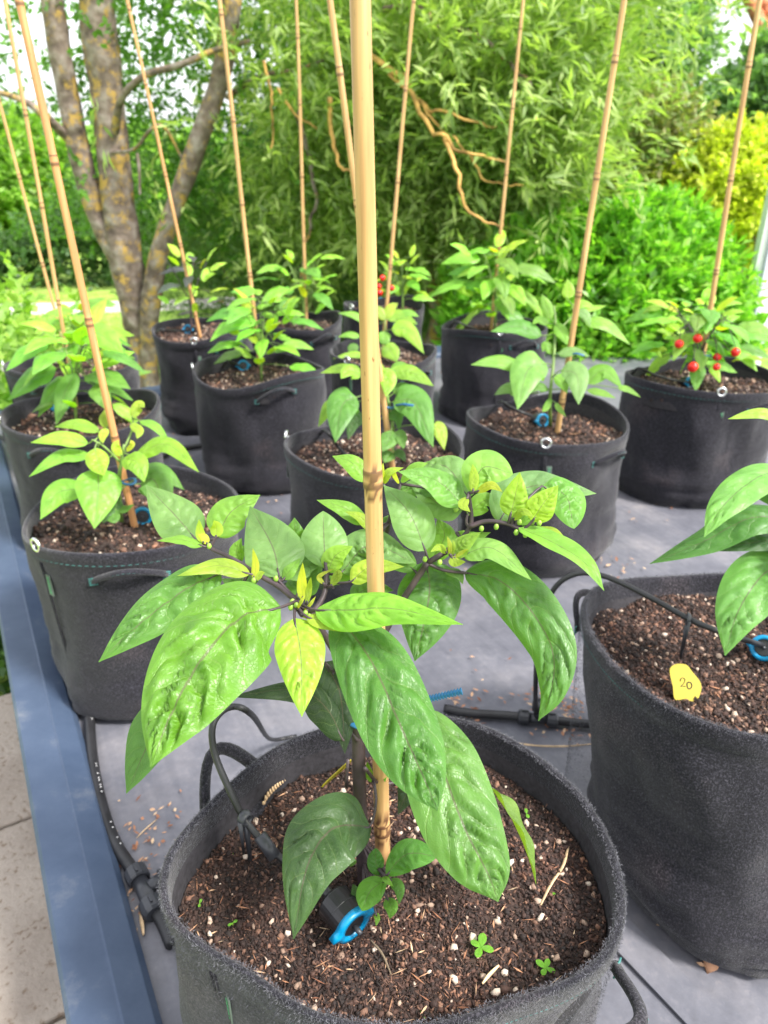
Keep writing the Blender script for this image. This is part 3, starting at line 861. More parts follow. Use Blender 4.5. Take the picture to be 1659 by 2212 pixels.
bt('tree', 'hazy blue-green tree at the upper right beyond the yellow shrub', 1520, 400, 11, 1.6, 1.0, 0.95, 3800, 10, 0.11, 0.07, M_blue, 'tree', 34, shell=0.4)
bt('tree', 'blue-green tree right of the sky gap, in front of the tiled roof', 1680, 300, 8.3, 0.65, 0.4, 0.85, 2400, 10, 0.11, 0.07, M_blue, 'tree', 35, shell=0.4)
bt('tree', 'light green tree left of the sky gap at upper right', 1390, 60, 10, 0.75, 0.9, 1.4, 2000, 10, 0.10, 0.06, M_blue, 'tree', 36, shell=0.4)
bt('tree', 'dark tree filling in below the blue-green trees at right', 1560, 520, 10, 2.0, 0.8, 1.0, 3000, 10, 0.11, 0.07, M_tree, 'tree', 37, shell=0.3)
# ---- bushes close by on the left, below the coping
a = at(10, 800, 3.1)
bush('leafy_bush', 'light green leafy bush outside the deck at the left edge', (a.x - .35, 3.2, -0.1), (0.62, 0.45, 0.62), 700, 8, 0.07, 0.045, M_fargreen, 'shrub', 0.02, seed=41, shell=0.5)
a = onz(0, 1400, -0.5)
bush('ground_bush', 'dark green low bush beside the concrete slabs left of the coping', (a.x - 0.42, a.y + 0.42, -0.62), (0.5, 0.5, 0.42), 700, 9, 0.05, 0.035, M_dark, 'shrub', 0.015, seed=42, shell=0.4)
# ---- grass on the lawn
n = 60000
p = np.stack([rng.uniform(-7, 1.5, n), 3.9 + 7.5 * rng.uniform(0, 1, n) ** 1.3, np.full(n, GZ)], 1)
yy = np.interp(p[:, 0], [-9, -5.4, -3, 0, 4], [9.6, 10.1, 10.5, 11.2, 12.2]); p = p[np.abs(p[:, 1] - yy) > .45]
yy = np.interp(p[:, 0], [-6.5, -4, -2.6, -1.5, -1], [6.9, 7.2, 7.6, 8.6, 10.2]); p = p[np.abs(p[:, 1] - yy) > .16]; n = len(p)
V, Fc = leaves(p, rng.normal(0, .35, p.shape) + np.array([0, 0, 1]), rng.normal(0, 1, p.shape), rng.uniform(0.03, 0.07, n), rng.uniform(0.004, 0.008, n), detail=False)
link('grass', mesh_np('grass', V, Fc, M_grass, False), kind='stuff')
# ---- white wall corner with a grey pipe and far tiled roof, right edge
a = at(1620, 645, 4.3)
hs = thing('white_post', 'white square post with a grey pipe in front of it at the right edge', 'post', (a.x + 0.08, 4.35, GZ))
mb = MB(); mb.box((0, 0, 0.94), (0.15, 0.06, 1.88)); link('post_shaft', mb.mesh('post_shaft', M_white, False), hs)
mb = MB(); mb.box((0, 0, 1.89), (0.18, 0.09, 0.02)); link('post_cap', mb.mesh('post_cap', M_white, False), hs)
mb = MB(); mb.tube([(-0.03, -0.045, 0.0), (-0.03, -0.045, 1.8)], 0.012, 12); link('downpipe', mb.mesh('downpipe', M_grey), hs)
a = at(1652, 118, 9.0)
fh = thing('house', 'far house with orange tiled roof and grey gutter at the top right edge', 'house', (a.x + 1.6, 9.6, GZ))
hz = a.z - GZ
mb = MB(); mb.box((0.35, -0.3, hz / 2 - 0.05), (3.0, 0.4, hz - 0.1)); link('wall', mb.mesh('wall', M_white, False), fh)
mb = MB()
for rr in range(9):
    for cc in range(22):
        u = -1.5 + cc * 0.145; yy = -0.55 + rr * 0.13; zz = hz + 0.06 + rr * 0.085
        mb.tube([(u, yy, zz), (u, yy + 0.15, zz + 0.08)], [0.07, 0.062], 8)
link('roof', mb.mesh('roof', M_roof), fh)
mb = MB(); mb.tube([(-1.55, -0.62, hz), (1.6, -0.62, hz)], 0.06, 12)
link('gutter', mb.mesh('gutter', M_grey), fh)

# ================================================================== POTS
POTH = 0.37
def ico():
    t = (1 + 5 ** .5) / 2
    V = np.array([(-1, t, 0), (1, t, 0), (-1, -t, 0), (1, -t, 0), (0, -1, t), (0, 1, t), (0, -1, -t), (0, 1, -t), (t, 0, -1), (t, 0, 1), (-t, 0, -1), (-t, 0, 1)], dtype=float)
    V /= np.linalg.norm(V[0])
    Fc = np.array([(0, 11, 5), (0, 5, 1), (0, 1, 7), (0, 7, 10), (0, 10, 11), (1, 5, 9), (5, 11, 4), (11, 10, 2), (10, 7, 6), (7, 1, 8), (3, 9, 4), (3, 4, 2), (3, 2, 6), (3, 6, 8), (3, 8, 9), (4, 9, 5), (2, 4, 11), (6, 2, 10), (8, 6, 7), (9, 8, 1)])
    return V, Fc
IV, IF = ico()
def pebbles(name, P, S, mat, aniso=0.62, smooth=False, jag=0.26):
    n = len(P)
    q = rng.normal(0, 1, (n, 4)); q /= np.linalg.norm(q, axis=1, keepdims=True)
    a, b, c, d = q.T
    Rm = np.stack([1 - 2 * (c * c + d * d), 2 * (b * c - a * d), 2 * (b * d + a * c), 2 * (b * c + a * d), 1 - 2 * (b * b + d * d), 2 * (c * d - a * b), 2 * (b * d - a * c), 2 * (c * d + a * b), 1 - 2 * (b * b + c * c)], 1).reshape(n, 3, 3)
    sc = 1 + rng.uniform(-aniso, aniso, (n, 1, 3))
    loc = IV[None] * sc * (1 + rng.normal(0, jag, (n, 12, 1)))
    V = np.einsum('nij,nkj->nki', Rm, loc) * np.asarray(S).reshape(n, 1, 1) + P[:, None, :]
    Fc = (IF[None] + (np.arange(n) * 12)[:, None, None]).reshape(-1, 3)
    return mesh_np(name, V.reshape(-1, 3), Fc, mat, smooth)
def scraps(name, P, L, wd, mat, tilt=0.25):
    n = len(P)
    a = rng.uniform(0, 2 * PI, n)
    d = np.stack([np.cos(a), np.sin(a), rng.normal(0, tilt, n)], 1)
    V, Fc = leaves(P, d, np.array([0, 0, 1.0]) + rng.normal(0, .3, (n, 3)), L, wd, fold=0.15, droop=-0.05)
    return mesh_np(name, V, Fc, mat, False)
def soilh(x, y): return 0.012 * noise.noise(Vector((x * 14, y * 14, 5))) + 0.004 * noise.noise(Vector((x * 45, y * 45, 9)))

class Pot:
    def __init__(s, label, c, rx, ry, seam=-100, hand=55, seed=1, soilz=0.325, rimpts=None, wave=0.010, near=False, eyelet=True, rot=0, shift=(0, 0)):
        s.c = Vector((c[0], c[1], 0.002)); s.soilz = soilz; s.seed = seed
        s.o = thing('grow_bag', label, 'plant pot', s.c, 'black felt grow bags standing on the deck')
        rs = random.Random(seed * 31 + 5)
        na = 160 if near else 96
        th = np.arange(na) * 2 * PI / na
        if rimpts:
            q = [onz(x, y, POTH) - s.c for x, y in rimpts]
            ang = np.array([math.atan2(v.y, v.x) for v in q]) % (2 * PI); r = np.array([math.hypot(v.x, v.y) for v in q])
            o = np.argsort(ang); ang, r = ang[o], r[o]
            Rm = np.interp(th, np.r_[ang[-1] - 2 * PI, ang, ang[0] + 2 * PI], np.r_[r[-1], r, r[0]])
            ft = np.fft.rfft(Rm); ft[9:] = 0; Rm = np.fft.irfft(ft, na)
        else:
            a = th - R(rot)
            Rm = rx * ry / np.sqrt((ry * np.cos(a)) ** 2 + (rx * np.sin(a)) ** 2)
            Rm = Rm * (1 + rs.uniform(0.01, 0.03) * np.cos(3 * th + rs.uniform(0, 6)) + rs.uniform(0.005, 0.02) * np.cos(4 * th + rs.uniform(0, 6)))
        p1 = rs.uniform(0, 6)
        zr = POTH + wave * np.cos(2 * th + p1) + wave * 0.5 * np.cos(3 * th + p1 * 2)
        s.th, s.R_, s.zr = th, Rm, zr
        T = 0.007 if not near else 0.0065
        # rings: base, outer wall, hem, rounded lip, inner wall
        V = []
        nz = 30 if near else 22
        def ring(rad_, z):
            q = np.clip(1 - z / POTH, 0, 1)
            V.append(np.stack([rad_ * np.cos(th) + shift[0] * q, rad_ * np.sin(th) + shift[1] * q, z], 1))
        wr = [rs.uniform(0, 50) for _ in range(3)]
        base_r = rs.uniform(0.90, 0.94)
        ring(np.full(na, 0.001), np.zeros(na))
        ring(Rm * base_r * 0.96, np.zeros(na) + 0.0)
        for i in range(nz + 1):
            f = i / nz
            tap = base_r + (1 - base_r) * f ** 0.8
            wrink = np.array([0.030 * (1 - f) ** 2.0 * (0.4 - abs(noise.noise(Vector((math.cos(t) * 1.1 + wr[0], math.sin(t) * 1.1, f * 13))))) +
                              0.022 * noise.noise(Vector((math.cos(t) * 1.6 + wr[1], math.sin(t) * 1.6, f * 2.0))) + 0.004 * noise.noise(Vector((math.cos(t) * 6 + wr[1], math.sin(t) * 6, f * 3))) for t in th])
            bulge = 0.008 * math.sin(PI * min(1, f * 3)) if f < 0.33 else 0
            ring(Rm * tap + wrink * min(1, (1 - f) * 6 + 0.15) + bulge - (0.012 if i == 0 else 0), f * (zr - 0.028))
        s.wall_r = Rm
        hem = 0.0018
        ring(Rm + hem, zr - 0.026); ring(Rm + hem + 0.001, zr - 0.012)
        for a_ in np.linspace(0, PI, 7):
            ring(Rm - T / 2 + hem + (T / 2 + 0.001) * np.cos(a_), zr - 0.004 + (T / 2 + 0.0015) * np.sin(a_))
        ring(Rm - T + hem - 0.001, zr - 0.014); ring(Rm - T, zr - 0.028)
        no = len(V)
        ring(Rm - T - 0.0005, zr - 0.030); ring(Rm * 0.985 - T, np.full(na, soilz - 0.02))
        A = np.stack(V[:no]); k = np.arange(na)
        def mk(A, name, mat):
            m = len(A)
            idx = np.arange(m * na).reshape(m, na)
            Fc = np.stack([idx[:-1], np.roll(idx[:-1], -1, 1), np.roll(idx[1:], -1, 1), idx[1:]], -1).reshape(-1, 4)
            return link(name, mesh_np(name, A.reshape(-1, 3), Fc, mat), s.o)
        mk(A, 'felt_wall', M_felt)
        mk(np.stack(V[no - 1:]), 'lining', M_lining)
        # stitching below the hem
        mb = MB()
        per = 260 if near else 110
        for i in range(per):
            t0, t1 = 2 * PI * i / per, 2 * PI * (i + 0.55) / per
            P_ = [s.wallpt(t0, -0.022, 0.0028), s.wallpt(t1, -0.022, 0.0028)]
            mb.tube(P_, 0.0006 if near else 0.0008, 3, cap=False)
        link('stitching', mb.mesh('stitching', M_thread), s.o, kind='stuff')
        # seam, label, eyelet
        ts = R(seam)
        mb = MB()
        for dt in (-0.0, 0.022):
            Q = [s.wallpt(ts + dt, -0.03 - (POTH - 0.05) * f, 0.002) for f in np.linspace(0, 1, 12)]
            mb.tube(Q, 0.0018, 5)
        link('seam', mb.mesh('seam', M_felt), s.o)
        rd = Vector((math.cos(ts), math.sin(ts), 0)); tg = Vector((-rd.y, rd.x, 0))
        rot = Matrix((tg, rd, Vector((0, 0, 1)))).transposed()
        mb = MB(); pz = s.wallpt(ts + 0.07, -0.075, 0.003)
        mb.box(pz, (0.012, 0.0015, 0.042), rot)
        lb = link('label', mb.mesh('label', M_label, False), s.o)
        mb = MB()
        for q in range(6): mb.box(pz + rd * 0.0012 + Vector((0, 0, -0.015 + q * 0.006)), (0.005, 0.0008, 0.0035), rot)
        link('label_print', mb.mesh('label_print', M_green, False), lb)
        if eyelet:
            mb = MB(); c_ = s.wallpt(ts, 0.004, 0.001)
            Q = [c_ + tg * (0.011 * math.cos(a)) + Vector((0, 0, 0.011 * math.sin(a))) for a in np.linspace(0, 2 * PI, 25)]
            mb.tube(Q, 0.0032, 8, cap=False)
            link('eyelet', mb.mesh('eyelet', M_metal), s.o)
        # two rope handles
        hs_ = hand if isinstance(hand, (list, tuple)) else (hand, hand + 180)
        for hh in hs_:
            tc = R(seam + hh) if not isinstance(hand, (list, tuple)) else R(hh)
            if near and seed == 1: s.handle(tc, .26, *((.075, .03) if hh > 0 else (.012, .055)), r=.0075)
            else: s.handle(tc)
        # soil
        nr = 26
        V2 = [(0, 0, soilz + soilh(s.c.x, s.c.y))]
        for i in range(1, nr + 1):
            f = i / nr
            for k_ in range(na):
                r_ = (Rm[k_] * 0.985 - T) * f
                x_, y_ = r_ * math.cos(th[k_]), r_ * math.sin(th[k_])
                V2.append((x_, y_, soilz + soilh(x_ + s.c.x, y_ + s.c.y)))
        F2 = [(0, 1 + k_, 1 + (k_ + 1) % na) for k_ in range(na)]
        for i in range(nr - 1):
            for k_ in range(na):
                a_ = 1 + i * na + k_; b_ = 1 + i * na + (k_ + 1) % na
                F2.append((a_, b_, b_ + na, a_ + na))
        s.soil = link('soil', mesh_np('soil', V2, F2, M_soil), s.o)
    def rr(s, t): return float(np.interp(t % (2 * PI), np.r_[s.th, 2 * PI], np.r_[s.R_, s.R_[0]]))
    def zz(s, t): return float(np.interp(t % (2 * PI), np.r_[s.th, 2 * PI], np.r_[s.zr, s.zr[0]]))
    def wallpt(s, t, dz, out):
        z = s.zz(t) + dz
        r_ = s.rr(t) * (1 - 0.08 * max(0, 1 - z / POTH) ** 0.9) + out
        return Vector((r_ * math.cos(t), r_ * math.sin(t), z))
    def handle(s, tc, span=0.30, rise=0.03, out=0.035, r=0.006, dz=-0.05):
        rd = Vector((math.cos(tc), math.sin(tc), 0))
        a, b = s.wallpt(tc - span, dz, 0.004), s.wallpt(tc + span, dz, 0.004)
        Q = []
        for f in np.linspace(0, 1, 15):
            p = a.lerp(b, f) + rd * (out * math.sin(PI * f)) + Vector((0, 0, rise * math.sin(PI * f)))
            bb = s.wallpt(tc - span + 2 * span * f, dz, 0.006)
            if math.hypot(p.x, p.y) < math.hypot(bb.x, bb.y): p.x, p.y = bb.x, bb.y
            Q.append(p)
        h = link('handle', MB().tube(Q, r, 10, flat=0.75).mesh('handle', M_felt), s.o)
        mb = MB()
        for e in (a, b):
            for q in range(4): mb.tube([e + Vector((0, 0, q * 0.004 - 0.006)) + rd * 0.004 + Vector((-rd.y, rd.x, 0)) * -0.007, e + Vector((0, 0, q * 0.004 - 0.006)) + rd * 0.004 + Vector((-rd.y, rd.x, 0)) * 0.007], 0.0012, 4)
        for i in range(2, 12): mb.tube([Q[i] + rd * r * 0.8, (Q[i] + Q[i + 1]) / 2 + rd * r * 0.8], 0.0006, 3)
        link('handle_stitches', mb.mesh('handle_stitches', M_thread), h)
    def w(s, px, py): return onz(px, py, s.soilz)

def inner_pts(pot, n, k=0.95, z=0.0):
    t = rng.uniform(0, 2 * PI, n); f = np.sqrt(rng.uniform(0, 1, n)) * k
    r_ = np.array([pot.rr(a) - 0.008 for a in t]) * f
    x_, y_ = r_ * np.cos(t), r_ * np.sin(t)
    h = np.array([soilh(a + pot.c.x, b + pot.c.y) for a, b in zip(x_, y_)])
    return np.stack([x_, y_, pot.soilz + h + z], 1)

P1RIM = [(345, 1905), (375, 1830), (430, 1765), (500, 1700), (570, 1640), (680, 1585), (800, 1558), (930, 1546), (1010, 1558), (1130, 1612), (1230, 1690), (1300, 1780), (1343, 1890), (1340, 1990), (1305, 2085), (1230, 2125), (1145, 2160), (990, 2215), (850, 2235), (730, 2212), (630, 2165), (530, 2095), (440, 2035), (365, 1985)]
POTS = {}
def addpot(k, *a, **kw): POTS[k] = Pot(*a, **kw); return POTS[k]
P1 = addpot(1, 'large open black felt grow bag in the foreground, soil fully in view', (0.007, 0.505), .22, .18, seam=-150, hand=[150, -36], seed=1, rimpts=P1RIM, wave=0.004, near=True, eyelet=False, soilz=0.315)
P2 = addpot(2, 'tall black felt grow bag at the right edge with the yellow tag numbered 20', (0.495, 0.862), .205, .2, shift=(.045, -.07), seam=-72, hand=[140, -40], seed=2, wave=0.010, near=True, eyelet=False, soilz=0.325)
addpot(3, 'black felt grow bag at lower left, tight against the metal coping', (-.487, 1.285), .20, .20, seam=-125, hand=50, seed=3)
addpot(4, 'black felt grow bag second along the left coping, behind the wrinkled one', (-.80, 1.87), .195, .2, seam=-150, hand=60, seed=4)
addpot(5, 'black felt grow bag third along the left coping, partly hidden by leaves', (-1.01, 2.37), .2, .195, seam=-150, hand=60, seed=5)
addpot(6, 'black felt grow bag right beside the forked tree trunk', (-.70, 2.85), .185, .19, seam=-85, hand=40, seed=6, soilz=0.345)
addpot(7, 'black felt grow bag left of the thick cane with a handle on its front', (-.392, 2.29), .2, .19, seam=-170, hand=102, seed=7, wave=0.014)
addpot(8, 'black felt grow bag behind the one with the front handle, beside the back row', (-.352, 3.02), .185, .18, seam=-150, hand=100, seed=8)
addpot(9, 'farthest black felt grow bag, straight behind the thick cane, with a red-fruited plant', (0.0, 3.32), .175, .18, seam=-140, hand=80, seed=9)
addpot(10, 'black felt grow bag directly behind the thick cane, third from the front', (.0, 2.5), .18, .19, seam=-130, hand=75, seed=10)
addpot(11, 'black felt grow bag directly behind the foreground plant with much white perlite', (-.02, 1.62), .205, .2, seam=170, hand=150, seed=11, wave=0.008)
addpot(12, 'black felt grow bag right of centre with metal eyelet, sewn label and front handle', (.415, 1.81), .20, .195, seam=-101, hand=54, seed=12, wave=0.014)
addpot(13, 'black felt grow bag in front of the laurel hedge, left of the tall right cane', (.433, 2.92), .20, .19, seam=-92, hand=30, seed=13)
addpot(14, 'wide black felt grow bag at right under the plant with red lantern fruits', (.975, 2.2), .235, .19, seam=-98, hand=42, seed=14, wave=0.012)

# soil texture as geometry
for k, pot in POTS.items():
    if k == 1:
        nc, cs, npz, ps = 30000, (0.0005, 0.0028), 330, (0.0009, 0.0040)
    elif k in (2,):
        nc, cs, npz, ps = 17000, (0.0008, 0.0038), 260, (0.0013, 0.0042)
    elif k in (3, 11, 12, 14, 13):
        nc, cs, npz, ps = 2200, (0.003, 0.007), 420 if k in (11, 14) else 160, (0.002, 0.0045)
    else:
        nc, cs, npz, ps = 900, (0.004, 0.008), 160, (0.003, 0.005)
    sz = cs[0] + (cs[1] - cs[0]) * rng.uniform(0, 1, nc) ** 3.2
    link('soil_crumbs', pebbles('soil_crumbs', inner_pts(pot, nc, 0.99, 0.001), sz, M_crumb), pot.soil, kind='stuff')
    sz = ps[0] + (ps[1] - ps[0]) * rng.uniform(0, 1, npz) ** 1.8
    link('perlite', pebbles('perlite', inner_pts(pot, npz, 0.97, 0.0025), sz, M_perl, 0.5, jag=0.22), pot.soil, kind='stuff')
    nsh = 9000 if k == 1 else (4500 if k == 2 else 500)
    zf = 1 if k < 3 else 2
    link('soil_shreds', scraps('soil_shreds', inner_pts(pot, nsh, 0.98, 0.0025), rng.uniform(0.002, 0.009, nsh) * zf, rng.uniform(0.0005, 0.0016, nsh) * zf, M_crumb, 0.5), pot.soil, kind='stuff')
    nb = 240 if k == 1 else (140 if k == 2 else 40)
    big = 1 if k < 3 else 2
    link('bark_fibres', scraps('bark_fibres', inner_pts(pot, nb, 0.97, 0.004), rng.uniform(0.004, 0.018, nb) * big, rng.uniform(0.0006, 0.002, nb) * big, M_chip), pot.soil, kind='stuff')
# felt fuzz on the two near pots
for k, nf in ((1, 70000), (2, 60000)):
    pot = POTS[k]
    t = rng.uniform(0, 2 * PI, nf)
    Rt = np.interp(t, np.r_[pot.th, 2 * PI], np.r_[pot.R_, pot.R_[0]]); Zt = np.interp(t, np.r_[pot.th, 2 * PI], np.r_[pot.zr, pot.zr[0]])
    lip = rng.uniform(0, 1, nf) < 0.35
    z = np.where(lip, Zt + rng.uniform(-0.026, 0.001, nf), Zt - rng.uniform(0, 1, nf) * 0.34)
    f = z / POTH
    r_ = Rt * np.where(lip, 1, 1 - 0.07 * np.clip(1 - f, 0, 1)) + 0.002
    top_ = lip & (rng.uniform(0, 1, nf) < 0.5)
    r_ = np.where(top_, Rt - rng.uniform(-0.002, 0.007, nf), r_); z = np.where(top_, Zt - 0.0005, z)
    p = np.stack([r_ * np.cos(t), r_ * np.sin(t), z], 1)
    nrm = np.stack([np.cos(t), np.sin(t), np.zeros(nf)], 1); nrm[top_] = (0, 0, 1)
    d = nrm * 0.45 + rng.normal(0, 0.7, (nf, 3))
    V, Fc = leaves(p, d, rng.normal(0, 1, (nf, 3)), rng.uniform(0.0015, 0.0042, nf), rng.uniform(0.00025, 0.0006, nf), detail=False)
    link('felt_fibres', mesh_np('felt_fibres', V, Fc, M_fuzz, False), pot.o, kind='stuff')
# ================================================================== CANES
def cane(label, base, top, r0, r1, nodes=None, first=0.1, gap=0.24, tint=(1, 1, 1), near=False, group='bamboo canes standing in the felt pots'):
    base, top = Vector(base), Vector(top)
    d = (top - base).normalized(); Lh = (top - base).length
    if nodes is None:
        nodes = []; z = first
        while z < Lh: nodes.append(z); z += gap * random.uniform(0.85, 1.15)
    ns = 22 if near else 12
    prof = []                   # (distance, radius factor, dark)
    hs = [0.0]
    for q in nodes:
        for e in (-0.022, -0.010, -0.004, -0.0012, 0.0, 0.0012, 0.0045, 0.0105, 0.0117, 0.0128, 0.014, 0.022): hs.append(q + e)
    st_ = 0.02
    x = 0.0
    while x < Lh: hs.append(x); x += st_
    hs = sorted(h for h in set(hs) if 0 <= h <= Lh)
    up = d.orthogonal().normalized(); sv = d.cross(up)
    V = []; A = []
    sd_ = random.uniform(0, 99)
    for h in hs:
        r = r0 + (r1 - r0) * h / Lh; k = 1.0; dark = 0.0; pz = 0
        for q in nodes:
            e = h - q
            if abs(e) < 0.03: k = max(k, 1 + 0.10 * math.exp(-((e - 0.004) / 0.008) ** 2))
            if abs(e) < 0.0013 or abs(e - 0.0117) < 0.0012: dark = 0.85; k += 0.05
            if -0.011 < e < 0.024: pz = 1
        bow = Vector((noise.noise(Vector((h * 1.3 + sd_, 0, 0))), noise.noise(Vector((h * 1.3 + sd_, 5, 0))), 0)) * 0.006 * (h / Lh) * (1 if not near else 0)
        for j in range(ns):
            a = 2 * PI * j / ns
            p = base + d * h + bow + (up * math.cos(a) + sv * math.sin(a)) * r * k
            V.append(p - base)
            nn = noise.noise(p * 260 + Vector((sd_, 0, 0))) if near else 0
            A.append(max(dark, 0.95 if (pz and near and nn > 0.12) else 0.0, (1.0 if near and h < 0.05 and noise.noise(p * 120) > 0.1 else 0)))
    m = len(hs)
    idx = np.arange(m * ns).reshape(m, ns)
    Fc = np.stack([idx[:-1], np.roll(idx[:-1], -1, 1), np.roll(idx[1:], -1, 1), idx[1:]], -1).reshape(-1, 4)
    Fl = [tuple(f) for f in Fc] + [tuple(idx[-1])]
    me = mesh_np('bamboo_cane', V, Fl, M_cane, attr=('node', A))
    o = link('bamboo_cane', me, loc=base, color=tint)
    return tag(o, label, 'bamboo cane', group)
def canepx(label, pot, bx, by, tx, ty, r, tint=(1, 1, 1), **k):
    b = onz(bx, by, POTS[pot].soilz + 0.002) - Vector((0, 0, 0.02))
    t = at(tx, ty, b.y)
    t = b + (t - b) * 1.08
    return cane(label, b, t, r * 1.12, r * 0.9, tint=tint, **k)
b = onz(828, 1868, 0.315) - Vector((0, 0, .012))
t = at(778, 0, b.y); tt = b + (t - b) * 1.1
d_ = (t - b).normalized()
def along(py): return (at(800, py, b.y).z - b.z) / d_.z
cane('thick tan bamboo cane in the foreground pot with a dark cracked node', b, tt, 0.0080, 0.0064,
     nodes=[along(1795), along(1046), along(1046) + 0.62], near=True)
PK = (1.05, 0.86, 0.84)
canepx('pinkish bamboo cane in the lower left pot beside the coping', 3, 293, 1142, 40, 0, .0062, PK, first=.2)
canepx('bamboo cane in the second pot along the left coping, second from the left edge', 4, 165, 880, 12, 0, .005)
canepx('leftmost bamboo cane, leaning strongly, in the third pot along the coping', 5, 148, 778, -60, 0, .005)
canepx('bamboo cane in the pot beside the forked trunk, pinkish at its top', 6, 434, 728, 275, 0, .0055, (1.03, .93, .9))
canepx('bamboo cane in the pot with the front handle left of the thick cane', 7, 562, 792, 474, 0, .0062)
canepx('near upright bamboo cane in the back pot between thick cane and forked tree', 8, 662, 700, 639, 0, .006)
canepx('bamboo cane crossing behind the thick cane, in the pot directly behind the main plant', 11, 850, 1012, 713, 0, .0064)
canepx('bamboo cane leaning right just right of the thick cane', 10, 824, 775, 893, 0, .006)
canepx('bamboo cane in the pot with the round metal eyelet right of centre', 12, 1203, 935, 1348, 0, .0068)
canepx('slim bamboo cane in front of the laurel hedge', 13, 1060, 715, 1130, 0, .0062)
canepx('rightmost bamboo cane, above the red-fruited plant', 14, 1508, 838, 1640, 0, .0072)

# ================================================================== THE MAIN PLANT
def hero_leaf(*a, **k): return MP.leaf(*a, **k)
MP = Plant('large glossy-leaved pepper plant with dark purple stem in the foreground pot', onz(790, 1925, 0.315), leafy=M_stem)
dS = lambda py: 0  # noqa
def wp(px, py, d): return W(px, py, d)
bz = Vector(MP.base)
MP.stem([bz + Vector((0, 0, -0.01)), W(778, 1740, .735), W(774, 1590, .705), W(768, 1500, .69)], 0.0075, 0.0058, 16, 12)
MP.stem([W(768, 1500, .69), W(735, 1430, .675), W(700, 1370, .66), W(665, 1325, .64), W(640, 1297, .63)], 0.0048, 0.0034)
MP.stem([W(640, 1297, .63), W(600, 1265, .64), W(555, 1240, .645), W(505, 1208, .66), W(460, 1187, .67), W(432, 1168, .68)], 0.0034, 0.0018)
MP.stem([W(672, 1330, .65), W(700, 1285, .655), W(705, 1240, .66), W(703, 1215, .66)], 0.0034, 0.002)
MP.stem([W(640, 1297, .63), W(620, 1275, .64), W(598, 1250, .645)], 0.0026, 0.0015)
MP.stem([W(770, 1510, .69), W(800, 1430, .70), W(850, 1330, .69), W(900, 1250, .68), W(925, 1215, .67)], 0.0048, 0.0034)
MP.stem([W(925, 1215, .67), W(965, 1190, .67), W(1000, 1160, .67), W(1018, 1130, .665), W(1016, 1090, .66), W(1012, 1065, .655)], 0.0034, 0.0018)
MP.stem([W(1014, 1138, .665), W(1050, 1126, .66), W(1095, 1131, .655), W(1128, 1146, .65)], 0.003, 0.002)
MP.stem([W(925, 1218, .67), W(960, 1232, .67), W(1008, 1238, .665)], 0.0022, 0.0016)
MP.stem([W(815, 1420, .71), W(825, 1250, .73), W(835, 1150, .72), W(848, 1098, .71), W(835, 1060, .70), W(828, 1048, .69)], 0.0042, 0.0022)
MP.stem([W(848, 1098, .71), W(858, 1070, .70), W(866, 1045, .70)], 0.002, 0.0014)
MP.stem([W(774, 1600, .70), W(745, 1560, .70), W(728, 1500, .70), W(720, 1450, .69)], 0.003, 0.0018)
MP.stem([W(752, 1640, .71), W(748, 1700, .72)], 0.002, 0.002, 4)
MP.stem([bz + Vector((.001, 0, .17)), W(820, 1692, .73), W(868, 1688, .74)], 0.0022, 0.0018)
H = hero_leaf
# big front-left leaf and its neighbours
H([(606, 1312, .60), (520, 1335, .578), (432, 1430, .548), (368, 1548, .525), (325, 1657, .51)], 255, (0.11, 0.265, 0.024), n=(-.25, .35, 1), fold=.06, curl=.26, puck=.085, edge=.02, nu=56, nv=28)
H([(478, 1238, .645), (400, 1275, .635), (300, 1350, .615), (213, 1430, .60)], 128, (.08, .21, .03), n=(-.3, .6, .8), puck=.085, nu=44, nv=20)
H([(540, 1240, .64), (470, 1222, .635), (383, 1244, .62)], 48, YG, n=(0, .8, .6), puck=.03)
H([(395, 1500, .64), (330, 1590, .62), (273, 1714, .60)], 128, (.06, .16, .025), n=(-.5, .1, .9), puck=.03, curl=.1)
H([(636, 1335, .61), (650, 1420, .585), (652, 1548, .56)], 118, (.24, .42, .03), n=(0, .3, 1), puck=.07, nu=40, nv=18)
H([(742, 1600, .69), (705, 1530, .68), (640, 1490, .67), (495, 1505, .65)], 92, DK, n=(0, .9, .3), puck=.03, curl=.4)
H([(700, 1430, .69), (735, 1500, .69), (745, 1628, .69)], 96, DK, n=(-.2, .3, .8), puck=.04)
H([(725, 1325, .62), (800, 1425, .585), (868, 1575, .55), (915, 1680, .53), (945, 1752, .515)], 188, (.062, .175, .027), n=(.1, .35, 1), fold=.1, curl=.26, puck=.085, edge=.03, nu=56, nv=26)
H([(925, 1530, .66), (950, 1640, .63), (1000, 1780, .60), (1055, 1890, .585), (1076, 1948, .58)], 196, (.085, .20, .036), n=(.05, .35, 1), fold=.12, curl=.28, puck=.07, edge=.03, nu=56, nv=26)
H([(1058, 1700, .68), (1105, 1770, .67), (1140, 1850, .66), (1158, 1912, .66)], 66, (.11, .20, .03), n=(1, .2, .25), fold=.7, puck=.05, edge=.12)
H([(800, 1785, .69), (720, 1790, .675), (665, 1870, .65), (634, 2028, .635)], 190, (.045, .10, .028), n=(-.25, .5, .75), fold=.2, curl=.3, puck=.045, edge=.05, nu=44, nv=20)
H([(682, 1318, .605), (760, 1318, .585), (850, 1315, .565), (1000, 1349, .54)], 106, (.17, .38, .035), n=(.1, .6, .8), puck=.06, nu=44, nv=18, curl=.35)
H([(662, 1332, .605), (705, 1345, .60), (760, 1366, .59)], 38, YG, n=(0, .7, .6), puck=.03)
H([(604, 1248, .65), (588, 1180, .665), (540, 1094, .69)], 138, PG, n=(-.1, .7, .6), puck=.035, nu=40, nv=18, a=.75)
